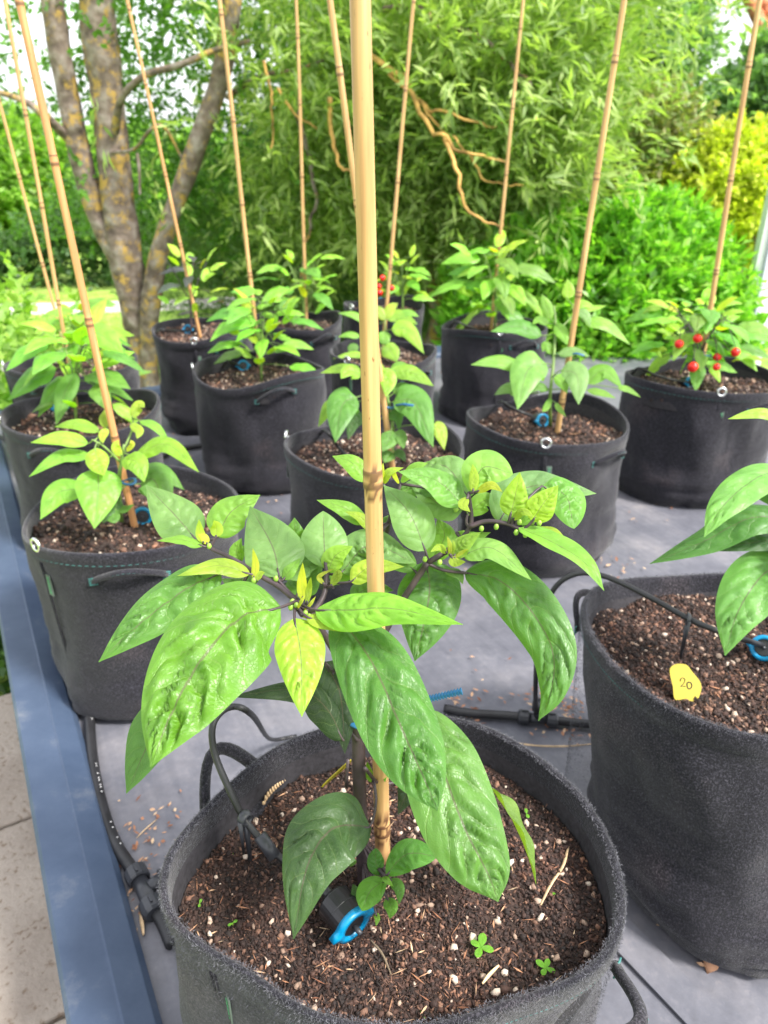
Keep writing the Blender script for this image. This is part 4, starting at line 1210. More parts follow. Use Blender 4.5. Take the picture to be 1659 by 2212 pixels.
H([(424, 1166, .69), (375, 1110, .70), (315, 1048, .71)], 110, PG, n=(-.2, .8, .5), puck=.045)
H([(470, 1160, .69), (500, 1105, .70), (562, 1069, .71)], 89, LG, n=(.1, .7, .6), puck=.05)
H([(440, 1180, .67), (390, 1165, .665), (339, 1168, .66)], 30, LG, n=(0, .9, .4), puck=.04, edge=.1)
H([(440, 1172, .67), (432, 1150, .67), (430, 1122, .665)], 22, YG, puck=.02)
H([(448, 1175, .67), (440, 1160, .67), (425, 1150, .67)], 20, YY, puck=.02)
H([(466, 1160, .67), (468, 1140, .67), (462, 1124, .665)], 30, YG, puck=.02)
H([(703, 1226, .66), (700, 1170, .67), (698, 1104, .68)], 110, PG, n=(0, .5, .8), puck=.03, a=.8, b=.85)
H([(708, 1236, .66), (725, 1200, .66), (762, 1180, .66)], 53, (.2, .38, .03), n=(.2, .6, .6))
H([(738, 1236, .68), (800, 1178, .68), (898, 1217, .66)], 115, PG, n=(.1, .8, .5), puck=.08, nu=40, nv=18)
H([(757, 1257, .66), (800, 1225, .66), (873, 1224, .65)], 60, YG, n=(0, .8, .5), puck=.06)
H([(548, 1252, .64), (552, 1220, .64), (546, 1184, .635)], 18, YY, puck=.03)
H([(552, 1254, .64), (562, 1240, .64), (572, 1236, .64)], 16, YG)
H([(654, 1298, .625), (652, 1260, .62), (654, 1215, .61)], 24, YY, puck=.03)
H([(662, 1305, .625), (668, 1270, .62), (672, 1246, .61)], 15, YG)
H([(655, 1318, .62), (670, 1305, .61), (682, 1288, .61)], 10, YY)
H([(640, 1318, .62), (650, 1300, .61), (660, 1285, .61)], 10, YY)
H([(650, 1330, .615), (680, 1332, .61), (688, 1328, .605)], 14, YY)
H([(612, 1252, .65), (628, 1230, .65), (650, 1205, .66)], 30, LG)
H([(620, 1250, .66), (660, 1225, .67), (690, 1222, .67)], 53, PG, n=(0, .8, .5))
H([(675, 1215, .68), (640, 1175, .69), (636, 1118, .69)], 79, MG, n=(0, .5, .7), puck=.06)
H([(520, 1215, .68), (510, 1190, .68), (522, 1162, .68)], 34, LG, puck=.06)
H([(720, 1270, .70), (690, 1250, .72), (610, 1262, .72)], 60, DK, n=(0, .9, .4))
H([(715, 1265, .65), (730, 1240, .65), (722, 1236, .65)], 22, YG)
H([(700, 1262, .65), (690, 1245, .65), (722, 1228, .65)], 12, YY)
# right-hand branches
H([(919, 1190, .67), (885, 1110, .67), (829, 1048, .68)], 101, PG, n=(.1, .6, .7), puck=.03, nu=36, nv=16)
H([(1000, 1092, .66), (945, 1040, .66), (860, 1018, .65)], 89, (.13, .30, .05), n=(.1, .8, .5), puck=.075, nu=36, nv=16)
H([(1002, 1100, .69), (950, 1090, .70), (885, 1042, .71)], 74, PG, n=(0, .7, .6))
H([(1012, 1075, .68), (965, 1010, .70), (905, 1005, .72)], 103, PG, n=(0, .8, .5), puck=.07)
H([(1018, 1066, .655), (1045, 1010, .655), (1108, 1024, .65)], 94, (.18, .36, .06), n=(0, .5, .8), puck=.05, a=.8, b=.8)
H([(1022, 1062, .65), (1024, 1030, .65), (1021, 1002, .65)], 24, YG)
H([(1030, 1062, .65), (1060, 1048, .64), (1085, 1062, .635)], 24, YY)
H([(1010, 1075, .65), (1000, 1090, .645), (1016, 1106, .64)], 24, YG)
H([(1078, 1128, .67), (1120, 1060, .68), (1200, 1050, .68), (1288, 1066, .69)], 115, (.15, .29, .10), n=(0, .8, .5), puck=.06, nu=40, nv=18)
H([(1102, 1116, .65), (1112, 1075, .65), (1123, 1020, .65)], 65, (.24, .40, .03), n=(-.1, .4, .9), puck=.06)
H([(1150, 1126, .645), (1172, 1090, .64), (1206, 1048, .64)], 67, (.26, .42, .03), n=(.1, .4, .9), puck=.06)
H([(1168, 1052, .67), (1220, 1070, .665), (1240, 1142, .655)], 101, (.12, .30, .04), n=(.3, .6, .6), puck=.09, a=.8, b=.8)
H([(1108, 1122, .65), (1130, 1105, .64), (1155, 1118, .635)], 22, YG)
H([(1120, 1140, .65), (1190, 1170, .63), (1262, 1215, .61), (1305, 1276, .60)], 67, (.15, .33, .04), n=(.2, .75, .3), fold=.45, puck=.03, nu=36, nv=14)
H([(1150, 1145, .65), (1195, 1150, .64), (1235, 1190, .63)], 34, YG, n=(.2, .8, .5), puck=.06)
H([(1000, 1198, .66), (1065, 1185, .65), (1148, 1253, .63)], 74, (.17, .33, .07), n=(.1, .9, .4), puck=.03, nu=36, nv=16)
H([(1003, 1237, .67), (1075, 1252, .66), (1140, 1310, .645), (1192, 1400, .63), (1192, 1490, .62), (1163, 1557, .62)], 132, (.068, .185, .03), n=(-.35, .45, .75), puck=.06, fold=.12, curl=.3, nu=56, nv=22)
H([(921, 1212, .69), (928, 1275, .69), (915, 1350, .68), (896, 1428, .67)], 149, (.06, .17, .025), n=(0, .2, 1), puck=.07, nu=40, nv=18)
H([(978, 1204, .66), (1000, 1175, .655), (1038, 1150, .65)], 48, (.22, .38, .04), n=(0, .7, .6))
H([(972, 1200, .655), (972, 1178, .65), (966, 1158, .65)], 12, YY)
H([(974, 1200, .655), (980, 1180, .65), (978, 1165, .65)], 9, YG)
H([(980, 1206, .655), (1000, 1192, .65), (1012, 1186, .645)], 10, YY)
H([(975, 1202, .655), (985, 1215, .65), (1006, 1214, .64)], 26, YG, n=(0, .6, .8))
H([(965, 1194, .66), (950, 1182, .655), (930, 1192, .65)], 20, YG)
H([(960, 1232, .68), (990, 1240, .67), (1000, 1262, .67)], 24, PG)
H([(795, 1040, .71), (760, 1000, .71), (718, 985, .72)], 48, LG, puck=.05)
H([(826, 1046, .70), (840, 1020, .69), (872, 1010, .69)], 22, YG)
H([(828, 1050, .70), (823, 1020, .69), (828, 1000, .69)], 18, YY)
H([(866, 1042, .70), (895, 1010, .69), (925, 1000, .69)], 26, LG)
H([(862, 1045, .70), (850, 1020, .69), (858, 1010, .69)], 12, YY)
H([(790, 1130, .70), (745, 1098, .70), (684, 1080, .70)], 50, LG, n=(0, .8, .5), puck=.05)
H([(800, 1145, .69), (780, 1118, .69), (745, 1105, .69)], 26, YG)
H([(815, 1135, .72), (845, 1120, .72), (872, 1120, .72)], 22, MG)
H([(895, 1232, .69), (850, 1200, .70), (800, 1215, .71)], 66, MG, n=(0, .8, .5), puck=.06)
H([(930, 1212, .70), (960, 1160, .71), (945, 1120, .72)], 60, LG, n=(0, .6, .7), puck=.05)
H([(960, 1060, .70), (905, 1050, .71), (840, 1080, .71)], 58, MG, n=(0, .7, .6), puck=.06)
H([(1010, 1112, .69), (1050, 1080, .69), (1075, 1100, .68)], 52, LG, n=(.1, .7, .6), puck=.05)
H([(560, 1245, .67), (520, 1262, .68), (478, 1250, .69)], 52, MG, n=(0, .8, .5), puck=.05)
H([(640, 1290, .67), (660, 1250, .69), (700, 1180, .71)], 74, MG, n=(0, .6, .6), puck=.05)
H([(760, 1290, .70), (800, 1270, .71), (850, 1275, .71)], 60, MG, n=(0, .8, .5), puck=.05)
H([(590, 1252, .67), (560, 1200, .69), (500, 1180, .70)], 56, (.15, .34, .035), n=(-.1, .8, .5), puck=.05)
H([(1120, 1132, .67), (1150, 1100, .67), (1190, 1120, .66)], 50, (.15, .34, .035), n=(.1, .7, .6), puck=.06)
H([(720, 1262, .68), (760, 1200, .70), (770, 1150, .72)], 62, (.15, .34, .035), n=(0, .6, .7), puck=.05)
H([(985, 1150, .68), (1020, 1160, .67), (1060, 1150, .67)], 36, LG, n=(0, .8, .5))
# low shoots at the foot
H([(833, 1890, .70), (880, 1845, .695), (944, 1850, .69)], 74, (.07, .22, .025), n=(0, .8, .5), a=.8, b=.8)
H([(824, 1892, .71), (812, 1865, .71), (812, 1832, .71)], 40, (.05, .17, .02), n=(0, .4, .8), a=.8, b=.8)
H([(835, 1900, .70), (800, 1925, .69), (782, 1968, .68)], 60, (.10, .28, .02), n=(0, .6, .8), a=.8, b=.8)
H([(842, 1898, .70), (862, 1918, .69), (862, 1955, .685)], 28, (.07, .2, .02))
H([(836, 1940, .70), (845, 1960, .69), (842, 1985, .685)], 34, (.10, .26, .02))
H([(830, 1892, .70), (835, 1900, .69), (850, 1915, .69)], 18, LG)
H([(775, 1940, .71), (770, 1930, .71), (762, 1910, .71)], 30, DG)
H([(812, 1972, .69), (815, 1985, .69), (812, 2000, .685)], 14, LG)
H([(806, 1690, .73), (796, 1668, .73), (793, 1645, .73)], 20, LG)
H([(812, 1690, .73), (828, 1672, .725), (832, 1690, .72)], 18, (.12, .3, .02))
H([(872, 1660, .76), (880, 1700, .76), (860, 1760, .76)], 60, DK, n=(-.3, .3, .7))
for px, py, d_b in [(632, 1300, .625), (640, 1308, .62), (628, 1312, .62), (660, 1325, .61), (668, 1332, .61), (1150, 1128, .65), (1072, 1138, .655), (1115, 1150, .65), (1122, 1128, .65), (1040, 1142, .66),
                    (1165, 1130, .64), (950, 1215, .66), (918, 1208, .665), (548, 1254, .64), (596, 1250, .64), (452, 1180, .67), (985, 1100, .66), (1135, 1155, .645)]:
    MP.bud(px, py, d_b, 0.0024)
MP.done()

# ================================================================== OTHER PLANTS, LEAF BY LEAF
def potplant(k, label, bx, by, mat=M_gstem):
    return Plant(label, onz(bx, by, POTS[k].soilz), leafy=mat)
def ystem(P, pts, r0=.005, r1=.0025):
    P.stem([P.base - Vector((0, 0, .01))] + [W(*p) for p in pts], r0, r1)
YL = (.20, .38, .03); BL = (.15, .34, .035)
P = potplant(3, 'light green pepper plant tied to the pinkish cane in the lower left pot', 262, 1130)
ystem(P, [(255, 1060, 1.38), (262, 1000, 1.36), (268, 960, 1.35)])
P.stem([W(262, 1000, 1.36), W(225, 965, 1.34), W(200, 950, 1.33)], .003, .002); P.stem([W(265, 975, 1.36), W(285, 930, 1.37), W(288, 900, 1.37)], .003, .002)
for pts, wd, c, n in [
        ([(214, 932, 1.36), (165, 915, 1.36), (117, 922, 1.36)], 34, YL, (0, .7, .6)), ([(190, 958, 1.34), (130, 945, 1.33), (66, 956, 1.32)], 44, YL, (0, .7, .6)),
        ([(194, 985, 1.35), (130, 985, 1.34), (62, 1030, 1.32)], 42, BL, (0, .7, .5)), ([(205, 968, 1.33), (212, 1000, 1.32), (224, 1028, 1.31)], 52, (.25, .42, .03), (0, .3, 1)),
        ([(212, 1012, 1.34), (212, 1060, 1.32), (204, 1142, 1.29)], 104, BL, (0, .3, 1)), ([(182, 1056, 1.36), (125, 1065, 1.35), (87, 1122, 1.33)], 62, BL, (0, .5, .8)),
        ([(294, 984, 1.35), (360, 960, 1.34), (430, 1020, 1.31)], 54, YL, (.1, .7, .5)), ([(266, 990, 1.33), (296, 1000, 1.31), (312, 1042, 1.30)], 54, YL, (.1, .4, .9)),
        ([(302, 908, 1.39), (335, 920, 1.38), (370, 962, 1.37)], 28, BL, (.3, .7, .4)), ([(285, 902, 1.36), (300, 875, 1.36), (312, 880, 1.35)], 44, YG, (0, .5, .8)),
        ([(282, 915, 1.36), (300, 930, 1.35), (296, 948, 1.34)], 38, YG, (0, .4, .9)), ([(230, 925, 1.36), (222, 905, 1.36), (226, 885, 1.36)], 30, YG, (0, .5, .8)),
        ([(232, 925, 1.35), (222, 940, 1.34), (222, 958, 1.33)], 34, YG, (0, .4, .9)), ([(262, 985, 1.33), (250, 965, 1.32), (256, 950, 1.32)], 36, YG, (0, .5, .8)),
        ([(272, 975, 1.33), (285, 960, 1.32), (282, 950, 1.32)], 24, YY, (0, .5, .8)), ([(304, 1045, 1.40), (335, 1040, 1.39), (362, 1130, 1.36)], 88, MG, (.2, .5, .7)),
        ([(300, 1030, 1.42), (345, 1018, 1.42), (398, 1058, 1.42)], 50, MG, (.1, .6, .6)), ([(262, 1080, 1.38), (240, 1095, 1.37), (222, 1130, 1.35)], 50, DG, (0, .4, .8)),
        ([(250, 1090, 1.38), (268, 1100, 1.37), (290, 1090, 1.36)], 24, MG, (0, .6, .6)), ([(250, 1100, 1.37), (245, 1120, 1.36), (232, 1125, 1.35)], 26, MG, (0, .5, .7))]:
    P.leaf(pts, wd * (.6 if c in (YG, YY) or wd > 1.15 * math.hypot(pts[-1][0] - pts[0][0], pts[-1][1] - pts[0][1]) else 1), c, n, far=True, puck=.05, nu=26, nv=14)
P.done()
P = potplant(11, 'green pepper plant with heart-shaped leaves directly behind the thick cane', 846, 1000)
ystem(P, [(848, 920, 1.68), (835, 850, 1.66), (830, 800, 1.66)])
for pts, wd, c, n in [
        ([(776, 803, 1.66), (735, 795, 1.66), (692, 806, 1.66)], 30, YL, (0, .7, .6)), ([(780, 812, 1.63), (755, 800, 1.62), (736, 818, 1.60)], 40, YL, (0, .6, .7)),
        ([(845, 800, 1.66), (890, 805, 1.65), (937, 834, 1.64)], 48, YL, (.1, .7, .6)), ([(820, 798, 1.63), (838, 820, 1.62), (834, 857, 1.60)], 44, YL, (0, .4, .9)),
        ([(770, 858, 1.64), (740, 875, 1.62), (724, 956, 1.58)], 82, (.08, .22, .03), (-.2, .4, .9)), ([(850, 868, 1.64), (895, 870, 1.62), (936, 966, 1.57)], 84, (.09, .24, .035), (.1, .5, .9)),
        ([(935, 920, 1.66), (950, 930, 1.66), (960, 972, 1.65)], 40, (.25, .38, .03), (.2, .5, .7)), ([(728, 875, 1.70), (710, 880, 1.70), (688, 922, 1.70)], 36, YL, (-.2, .5, .7)),
        ([(845, 930, 1.64), (840, 950, 1.63), (825, 975, 1.61)], 44, MG, (0, .4, .9)), ([(850, 935, 1.64), (865, 945, 1.63), (872, 970, 1.62)], 34, MG, (0, .4, .9)),
        ([(846, 975, 1.66), (838, 985, 1.65), (830, 1000, 1.64)], 34, MG, (0, .4, .9)), ([(850, 975, 1.66), (865, 980, 1.65), (876, 998, 1.64)], 22, DG, (0, .5, .8)),
        ([(790, 900, 1.68), (765, 910, 1.68), (752, 950, 1.67)], 36, DG, (-.1, .4, .8)), ([(845, 810, 1.67), (865, 790, 1.67), (888, 800, 1.67)], 30, BL, (0, .7, .6)),
        ([(850, 850, 1.66), (870, 835, 1.66), (900, 845, 1.66)], 30, MG, (0, .7, .6)), ([(840, 905, 1.66), (858, 895, 1.66), (862, 930, 1.65)], 30, (.06, .18, .02), (0, .5, .7)),
        ([(830, 800, 1.66), (815, 785, 1.66), (800, 790, 1.66)], 24, YG, (0, .7, .6)), ([(815, 905, 1.67), (805, 915, 1.66), (806, 945, 1.65)], 26, YL, (0, .4, .8))]:
    P.leaf(pts, wd * (.6 if c in (YG, YY) or wd > 1.15 * math.hypot(pts[-1][0] - pts[0][0], pts[-1][1] - pts[0][1]) else 1), c, n, far=True, puck=.05, nu=26, nv=14)
P.done()
P = potplant(12, 'tall light green pepper plant with broad leaves in the eyelet pot right of centre', 1190, 925)
ystem(P, [(1188, 860, 1.83), (1196, 780, 1.83), (1200, 700, 1.84), (1196, 660, 1.84)])
P.stem([W(1198, 720, 1.84), W(1230, 690, 1.85), W(1248, 665, 1.85)], .003, .0015)
for pts, wd, c, n in [
        ([(1135, 795, 1.83), (1075, 780, 1.83), (1017, 788, 1.82)], 38, (.13, .30, .03), (0, .6, .7)), ([(1180, 785, 1.81), (1140, 800, 1.78), (1118, 884, 1.74)], 86, (.15, .33, .06), (-.1, .4, 1)),
        ([(1124, 850, 1.84), (1100, 838, 1.84), (1068, 853, 1.83)], 36, PG, (0, .7, .6)), ([(1170, 725, 1.84), (1120, 705, 1.84), (1060, 716, 1.83)], 44, (.07, .22, .02), (0, .6, .7)),
        ([(1212, 800, 1.80), (1245, 810, 1.78), (1250, 874, 1.74)], 62, PG, (.1, .5, .9)), ([(1268, 828, 1.82), (1305, 800, 1.82), (1345, 838, 1.80)], 46, (.12, .30, .02), (.1, .7, .6)),
        ([(1335, 838, 1.80), (1355, 840, 1.80), (1384, 858, 1.79)], 20, LG, (.1, .7, .5)), ([(1268, 842, 1.81), (1300, 848, 1.80), (1330, 860, 1.79)], 24, LG, (.1, .7, .5)),
        ([(1262, 695, 1.86), (1310, 700, 1.86), (1362, 745, 1.86)], 44, LG, (.2, .7, .5)), ([(1225, 645, 1.84), (1228, 625, 1.84), (1225, 602, 1.84)], 30, YL, (0, .4, .9)),
        ([(1190, 690, 1.84), (1180, 660, 1.84), (1170, 635, 1.84)], 28, LG, (0, .4, .9)), ([(1240, 665, 1.85), (1265, 680, 1.84), (1275, 705, 1.84)], 26, PG, (.2, .5, .8)),
        ([(1205, 765, 1.82), (1240, 758, 1.81), (1275, 770, 1.80)], 30, PG, (.1, .7, .6)), ([(1200, 700, 1.83), (1215, 720, 1.82), (1225, 745, 1.81)], 30, BL, (0, .4, .9)),
        ([(1200, 810, 1.80), (1215, 825, 1.79), (1225, 850, 1.78)], 30, BL, (0, .4, .9)), ([(1185, 840, 1.82), (1160, 835, 1.81), (1140, 850, 1.80)], 26, MG, (0, .6, .7)),
        ([(1235, 665, 1.85), (1260, 655, 1.85), (1290, 668, 1.85)], 26, YL, (0, .7, .6)), ([(1248, 665, 1.85), (1280, 665, 1.85), (1310, 660, 1.85)], 20, YL, (0, .7, .6)),
        ([(1195, 765, 1.84), (1180, 745, 1.84), (1172, 760, 1.84)], 24, BL, (0, .6, .7)), ([(1200, 870, 1.80), (1210, 885, 1.79), (1222, 900, 1.78)], 14, LG, (0, .6, .7)),
        ([(1190, 860, 1.82), (1180, 880, 1.81), (1172, 890, 1.80)], 16, BL, (0, .6, .7)), ([(1188, 700, 1.84), (1165, 690, 1.84), (1150, 700, 1.84)], 22, BL, (0, .6, .7))]:
    P.leaf(pts, wd, c, n, far=True, puck=.03, nu=20, nv=10)
P.done()
P = Plant('pepper plant leaning in at the right edge over the pot with tag 20', onz(1690, 1440, POTS[2].soilz), leafy=M_stem)
ystem(P, [(1700, 1300, .98), (1715, 1150, .94), (1722, 1040, .92), (1715, 900, .93)], .006, .003)
for pts, wd, c, n in [
        ([(1700, 905, .93), (1640, 892, .93), (1572, 905, .93)], 34, (.24, .40, .04), (0, .7, .6)), ([(1722, 1010, .92), (1640, 1030, .88), (1565, 1090, .86), (1521, 1160, .85)], 96, (.13, .31, .06), (-.2, .7, .6)),
        ([(1725, 1120, .93), (1620, 1120, .93), (1520, 1170, .94), (1403, 1218, .95)], 92, (.06, .18, .03), (-.1, .7, .5)), ([(1720, 1170, .95), (1640, 1170, .95), (1540, 1190, .95)], 54, (.04, .11, .03), (0, .7, .5)),
        ([(1715, 1210, .95), (1650, 1240, .93), (1595, 1320, .91), (1566, 1416, .90)], 138, (.10, .26, .05), (-.1, .4, .9)), ([(1720, 1100, .98), (1640, 1050, .99), (1555, 1050, 1.0)], 60, (.06, .18, .03), (0, .5, .7)),
        ([(1722, 1060, .96), (1680, 1040, .96), (1600, 1030, .97)], 60, (.12, .28, .04), (0, .7, .6)), ([(1725, 1250, .95), (1690, 1190, .96), (1640, 1160, .97)], 50, PG, (0, .6, .6)),
        ([(1722, 1150, .92), (1760, 1200, .90), (1790, 1300, .88)], 110, MG, (.3, .4, .8)), ([(1722, 1020, .92), (1790, 1010, .92), (1860, 1060, .9)], 90, LG, (.2, .7, .5))]:
    P.leaf(pts, wd, c, n, puck=.055, nu=36, nv=16)
P.done()
P = potplant(10, 'small bright green plant behind the thick cane, in front of the red-fruited plant', 832, 772)
ystem(P, [(832, 740, 2.5), (832, 710, 2.48), (832, 690, 2.48)], .004, .002)
for pts, wd, c, n in [
        ([(800, 775 - 5, 2.44), (760, 765, 2.44), (720, 775, 2.43)], 20, YL, (0, .7, .6)), ([(800, 700, 2.5), (765, 680, 2.5), (730, 676, 2.5)], 22, BL, (0, .7, .6)),
        ([(836, 690, 2.48), (865, 680, 2.48), (902, 701, 2.46)], 32, YL, (0, .6, .7)), ([(846, 712, 2.46), (880, 712, 2.45), (916, 764, 2.42)], 44, YL, (.1, .5, .9)),
        ([(778, 728, 2.5), (755, 722, 2.5), (730, 728, 2.5)], 20, BL, (0, .7, .6)), ([(828, 748, 2.46), (845, 760, 2.45), (858, 782, 2.43)], 42, YL, (0, .4, .9)),
        ([(832, 690, 2.48), (845, 665, 2.48), (860, 655, 2.48)], 24, YG, (0, .5, .8)), ([(832, 692, 2.48), (820, 672, 2.48), (812, 660, 2.48)], 24, YG, (0, .5, .8)),
        ([(832, 715, 2.48), (830, 730, 2.47), (840, 745, 2.46)], 34, BL, (0, .4, .9)), ([(775, 750, 2.5), (760, 752, 2.5), (755, 762, 2.5)], 22, MG, (0, .4, .9)),
        ([(850, 690, 2.48), (880, 675, 2.48), (905, 684, 2.47)], 24, BL, (0, .7, .6))]:
    P.leaf(pts, wd, c, n, far=True, puck=.03, nu=12, nv=8)
P.done()

# ---------------------------------------------------------------- generated plants in the other pots
def gplant(k, label, cx, ytop, ybot, halfw, n, L, cols, seed, bend=0, fruits=(), droop=0.5, bx=None, stemmat=M_gstem):
    rs = random.Random(seed)
    pot = POTS[k]
    Y = pot.c.y
    b = onz(bx or cx, ybot, pot.soilz) if False else Vector((at(bx or cx, ybot, Y).x, Y, pot.soilz))
    P = Plant(label, b, leafy=stemmat)
    top = at(cx, ytop, Y); bot = at(cx, ybot, Y)
    hw = halfw / F * (top - Vector((0, 0, CAMZ))).dot(Vector((0, cp, -sp)))
    zt = top.z - L * 0.15; zb = max(bot.z, pot.soilz + 0.05)
    tops = []
    for q in range(3 if halfw < 70 else 5):
        a = q * 2.4 + rs.uniform(0, 1)
        e = Vector((cx and at(cx, ytop, Y).x, Y, zt - rs.uniform(0, .04))) + Vector((math.cos(a), math.sin(a), 0)) * hw * rs.uniform(.25, .55)
        fork = b + (Vector((top.x, Y, zt)) - b) * rs.uniform(.3, .5)
        P.stem([b - Vector((0, 0, .01)), fork, (fork + e) / 2 + Vector((0, 0, .015)), e], .004, .0015, 12, 6)
        tops.append(e)
    for i in range(n):
        f = (i + .5) / n
        e = tops[i % len(tops)]
        young = rs.random() < .45
        z = zb + (zt - zb) * f ** .8
        a = i * 2.4 + rs.uniform(-.4, .4)
        rad_ = hw * rs.uniform(.1, .62)
        ax = Vector((top.x, Y, 0))
        p0 = Vector((ax.x + math.cos(a) * rad_, Y + math.sin(a) * rad_, z))
        Lf = L * (rs.uniform(.5, .75) if young else rs.uniform(.75, 1.15))
        dr = rs.uniform(.1, 1.0) * droop * (1.3 - f)
        if young: dr -= rs.uniform(.4, 1.0)
        dv = Vector((math.cos(a), math.sin(a), 0))
        tip = p0 + dv * Lf * math.cos(dr) - Vector((0, 0, Lf * math.sin(dr)))
        mid = (p0 + tip) / 2 + Vector((0, 0, Lf * .10))
        c = cols[rs.randrange(len(cols))] if not young else rs.choice([YG, YL, YL])
        P.k += 1
        base = P.base
        c = tuple(x * 1.3 for x in c)
        nh = Vector((rs.uniform(-.3, .3), rs.uniform(-.6, 0), .8))
        me = leaf_mesh([p0 - base, mid - base, tip - base], Lf * rs.uniform(.40, .52), nh, nu=16, nv=10, seed=P.k + seed, puck=.05, fold=.2, edge=.05)
        link('leaf', me, P.o, color=tuple(x * rs.uniform(.85, 1.15) for x in c))
        q = min(P.lines, key=lambda v: (v - (p0 - base)).length)
        P.mb.tube([q, (q + p0 - base) / 2 + Vector((0, 0, .004)), p0 - base], [.0014, .0012, .001], 5)
    for (fx, fy, dy) in fruits:
        fs = rs.uniform(.8, 1.2)
        c = at(fx, fy, Y + dy) - P.base
        mb = MB(); V = []
        nn = 14
        for i in range(9):
            th = PI * i / 8
            for j in range(nn):
                a = 2 * PI * j / nn
                r_ = .0115 * fs * math.sin(th) * (1 + .13 * abs(math.cos(a * 2)) * math.sin(th))
                V.append(c + Vector((r_ * math.cos(a), r_ * math.sin(a), .0115 * fs * math.cos(th) * (1 if th < 1.57 else 1.2))))
        Fc = [(i * nn + j, i * nn + (j + 1) % nn, (i + 1) * nn + (j + 1) % nn, (i + 1) * nn + j) for i in range(8) for j in range(nn)]
        mb.add(V, Fc)
        link('fruit', mb.mesh('fruit', M_red), P.o)
        q = min(P.lines, key=lambda v: (v - c).length)
        P.mb.tube([q, (q + c) / 2 + Vector((0, 0, .02)), c + Vector((0, 0, .010))], .0012, 5)
    return P.done()
G1 = [BL, LG, MG]; G2 = [(.10, .26, .03), MG, LG]
gplant(4, 'leafy dark and light green pepper plant in the second pot along the coping', 155, 690, 880, 115, 40, .13, G2, 4, droop=1.1)
gplant(5, 'small pepper plant of the third pot along the coping, light green leaves', 165, 650, 760, 90, 30, .10, G1, 5)
gplant(6, 'sparse pepper plant with dark purple leaves beside the forked trunk', 410, 540, 700, 100, 24, .10, [BL, (.05, .05, .055), (.045, .06, .05), LG], 6, stemmat=M_stem)
gplant(7, 'dense light green pepper plant in the pot with the front handle', 562, 622, 790, 112, 44, .12, G1, 7)
gplant(8, 'light green pepper plant in the back row left of the thick cane', 655, 548, 680, 92, 30, .115, G1, 8)
gplant(9, 'yellow-green pepper plant with red fruits in the farthest pot', 870, 548, 650, 80, 26, .10, [YL, BL, (.25, .38, .03)], 9, fruits=[(820, 632, -.1), (818, 618, -.1), (846, 622, -.12), (826, 600, -.1)])
gplant(13, 'tall leafy light green pepper plant in front of the laurel hedge', 1072, 520, 700, 100, 38, .145, G1, 13, droop=.9)
gplant(14, 'spreading pepper plant carrying small red lantern-shaped fruits at right', 1525, 640, 790, 150, 60, .115, G2 + [(.13, .28, .04)], 14, stemmat=M_stem, droop=1.0,
       fruits=[(1507, 730, -.14), (1467, 742, -.14), (1589, 760, -.14), (1548, 792, -.16), (1497, 792, -.15), (1550, 770, -.1), (1478, 738, -.1)])

# ================================================================== IRRIGATION
def dripper(label, c, axis, up=Vector((0, 0, 1))):
    t = thing('dripper', label, 'dripper', c, 'drip irrigation emitters with blue rings')
    z = Vector(axis).normalized(); x = z.cross(up).normalized(); y = z.cross(x)
    Rm = Matrix((x, y, z)).transposed()
    def cyl(mb, r0, r1, z0, z1, n=28, hole=0.0):
        V = []
        for r, zz_ in ((r0, z0), (r1, z1)):
            for k in range(n): V.append(Rm @ Vector((r * math.cos(2 * PI * k / n), r * math.sin(2 * PI * k / n), zz_)))
        Fc = [(k, (k + 1) % n, n + (k + 1) % n, n + k) for k in range(n)]
        Fc += [tuple(range(n - 1, -1, -1)), tuple(range(n, 2 * n))]
        mb.add(V, Fc)
    mb = MB(); cyl(mb, .0180, .0180, -.026, .004); cyl(mb, .0184, .0184, -.012, -.010); cyl(mb, .013, .0178, -.030, -.026); cyl(mb, .005, .006, -.05, -.030); cyl(mb, .0115, .0115, .004, .006)
    o = link('emitter_body', mb.mesh('emitter_body', M_black, False), t)
    bv = o.modifiers.new('b', 'BEVEL'); bv.width = .0006; bv.segments = 2; bv.limit_method = 'ANGLE'
    # ring with two wings
    n = 40; V = []
    for zz_ in (.0005, .0075):
        for k in range(n):
            a = 2 * PI * k / n
            wing = max(0, math.cos(2 * a)) ** 20 * .0075
            V.append(Rm @ Vector(((.0186 + wing) * math.cos(a), (.0186 + wing) * math.sin(a), zz_)))
        for k in range(n):
            a = 2 * PI * k / n
            V.append(Rm @ Vector((.0126 * math.cos(a), .0126 * math.sin(a), zz_)))
    Fc = []
    for k in range(n):
        q = (k + 1) % n
        Fc += [(k, n + k, n + q, q), (2 * n + k, 2 * n + q, 3 * n + q, 3 * n + k), (k, q, 2 * n + q, 2 * n + k), (n + k, 3 * n + k, 3 * n + q, n + q)]
    link('blue_ring', mesh_np('blue_ring', V, np.array(Fc), M_blue_p, False), t)
    mb = MB(); cyl(mb, .0030, .0024, .006, .016, 12)
    link('nozzle', mb.mesh('nozzle', M_fit), t)
    return t
def clip_stake(label, c, tall=0.07, tdir=Vector((1, 0, 0))):
    t = thing('tube_stake', label, 'stake', c)
    mb = MB()
    s_ = Vector(tdir).normalized(); o_ = s_.cross(Vector((0, 0, 1))).normalized()
    mb.tube([o_ * .006 * math.cos(a) + Vector((0, 0, .006 * math.sin(a))) for a in np.linspace(-PI, PI, 20)], .0022, 8, cap=False, flat=2.2)
    mb.tube([Vector((0, 0, -.005)), Vector((0, 0, -tall))], [.004, .0018], 6)
    mb.tube([o_ * .007, o_ * .007 + Vector((0, 0, -tall * .6))], [.003, .0012], 6)
    link('clip', mb.mesh('clip', M_fit), t, kind='stuff')
    return t
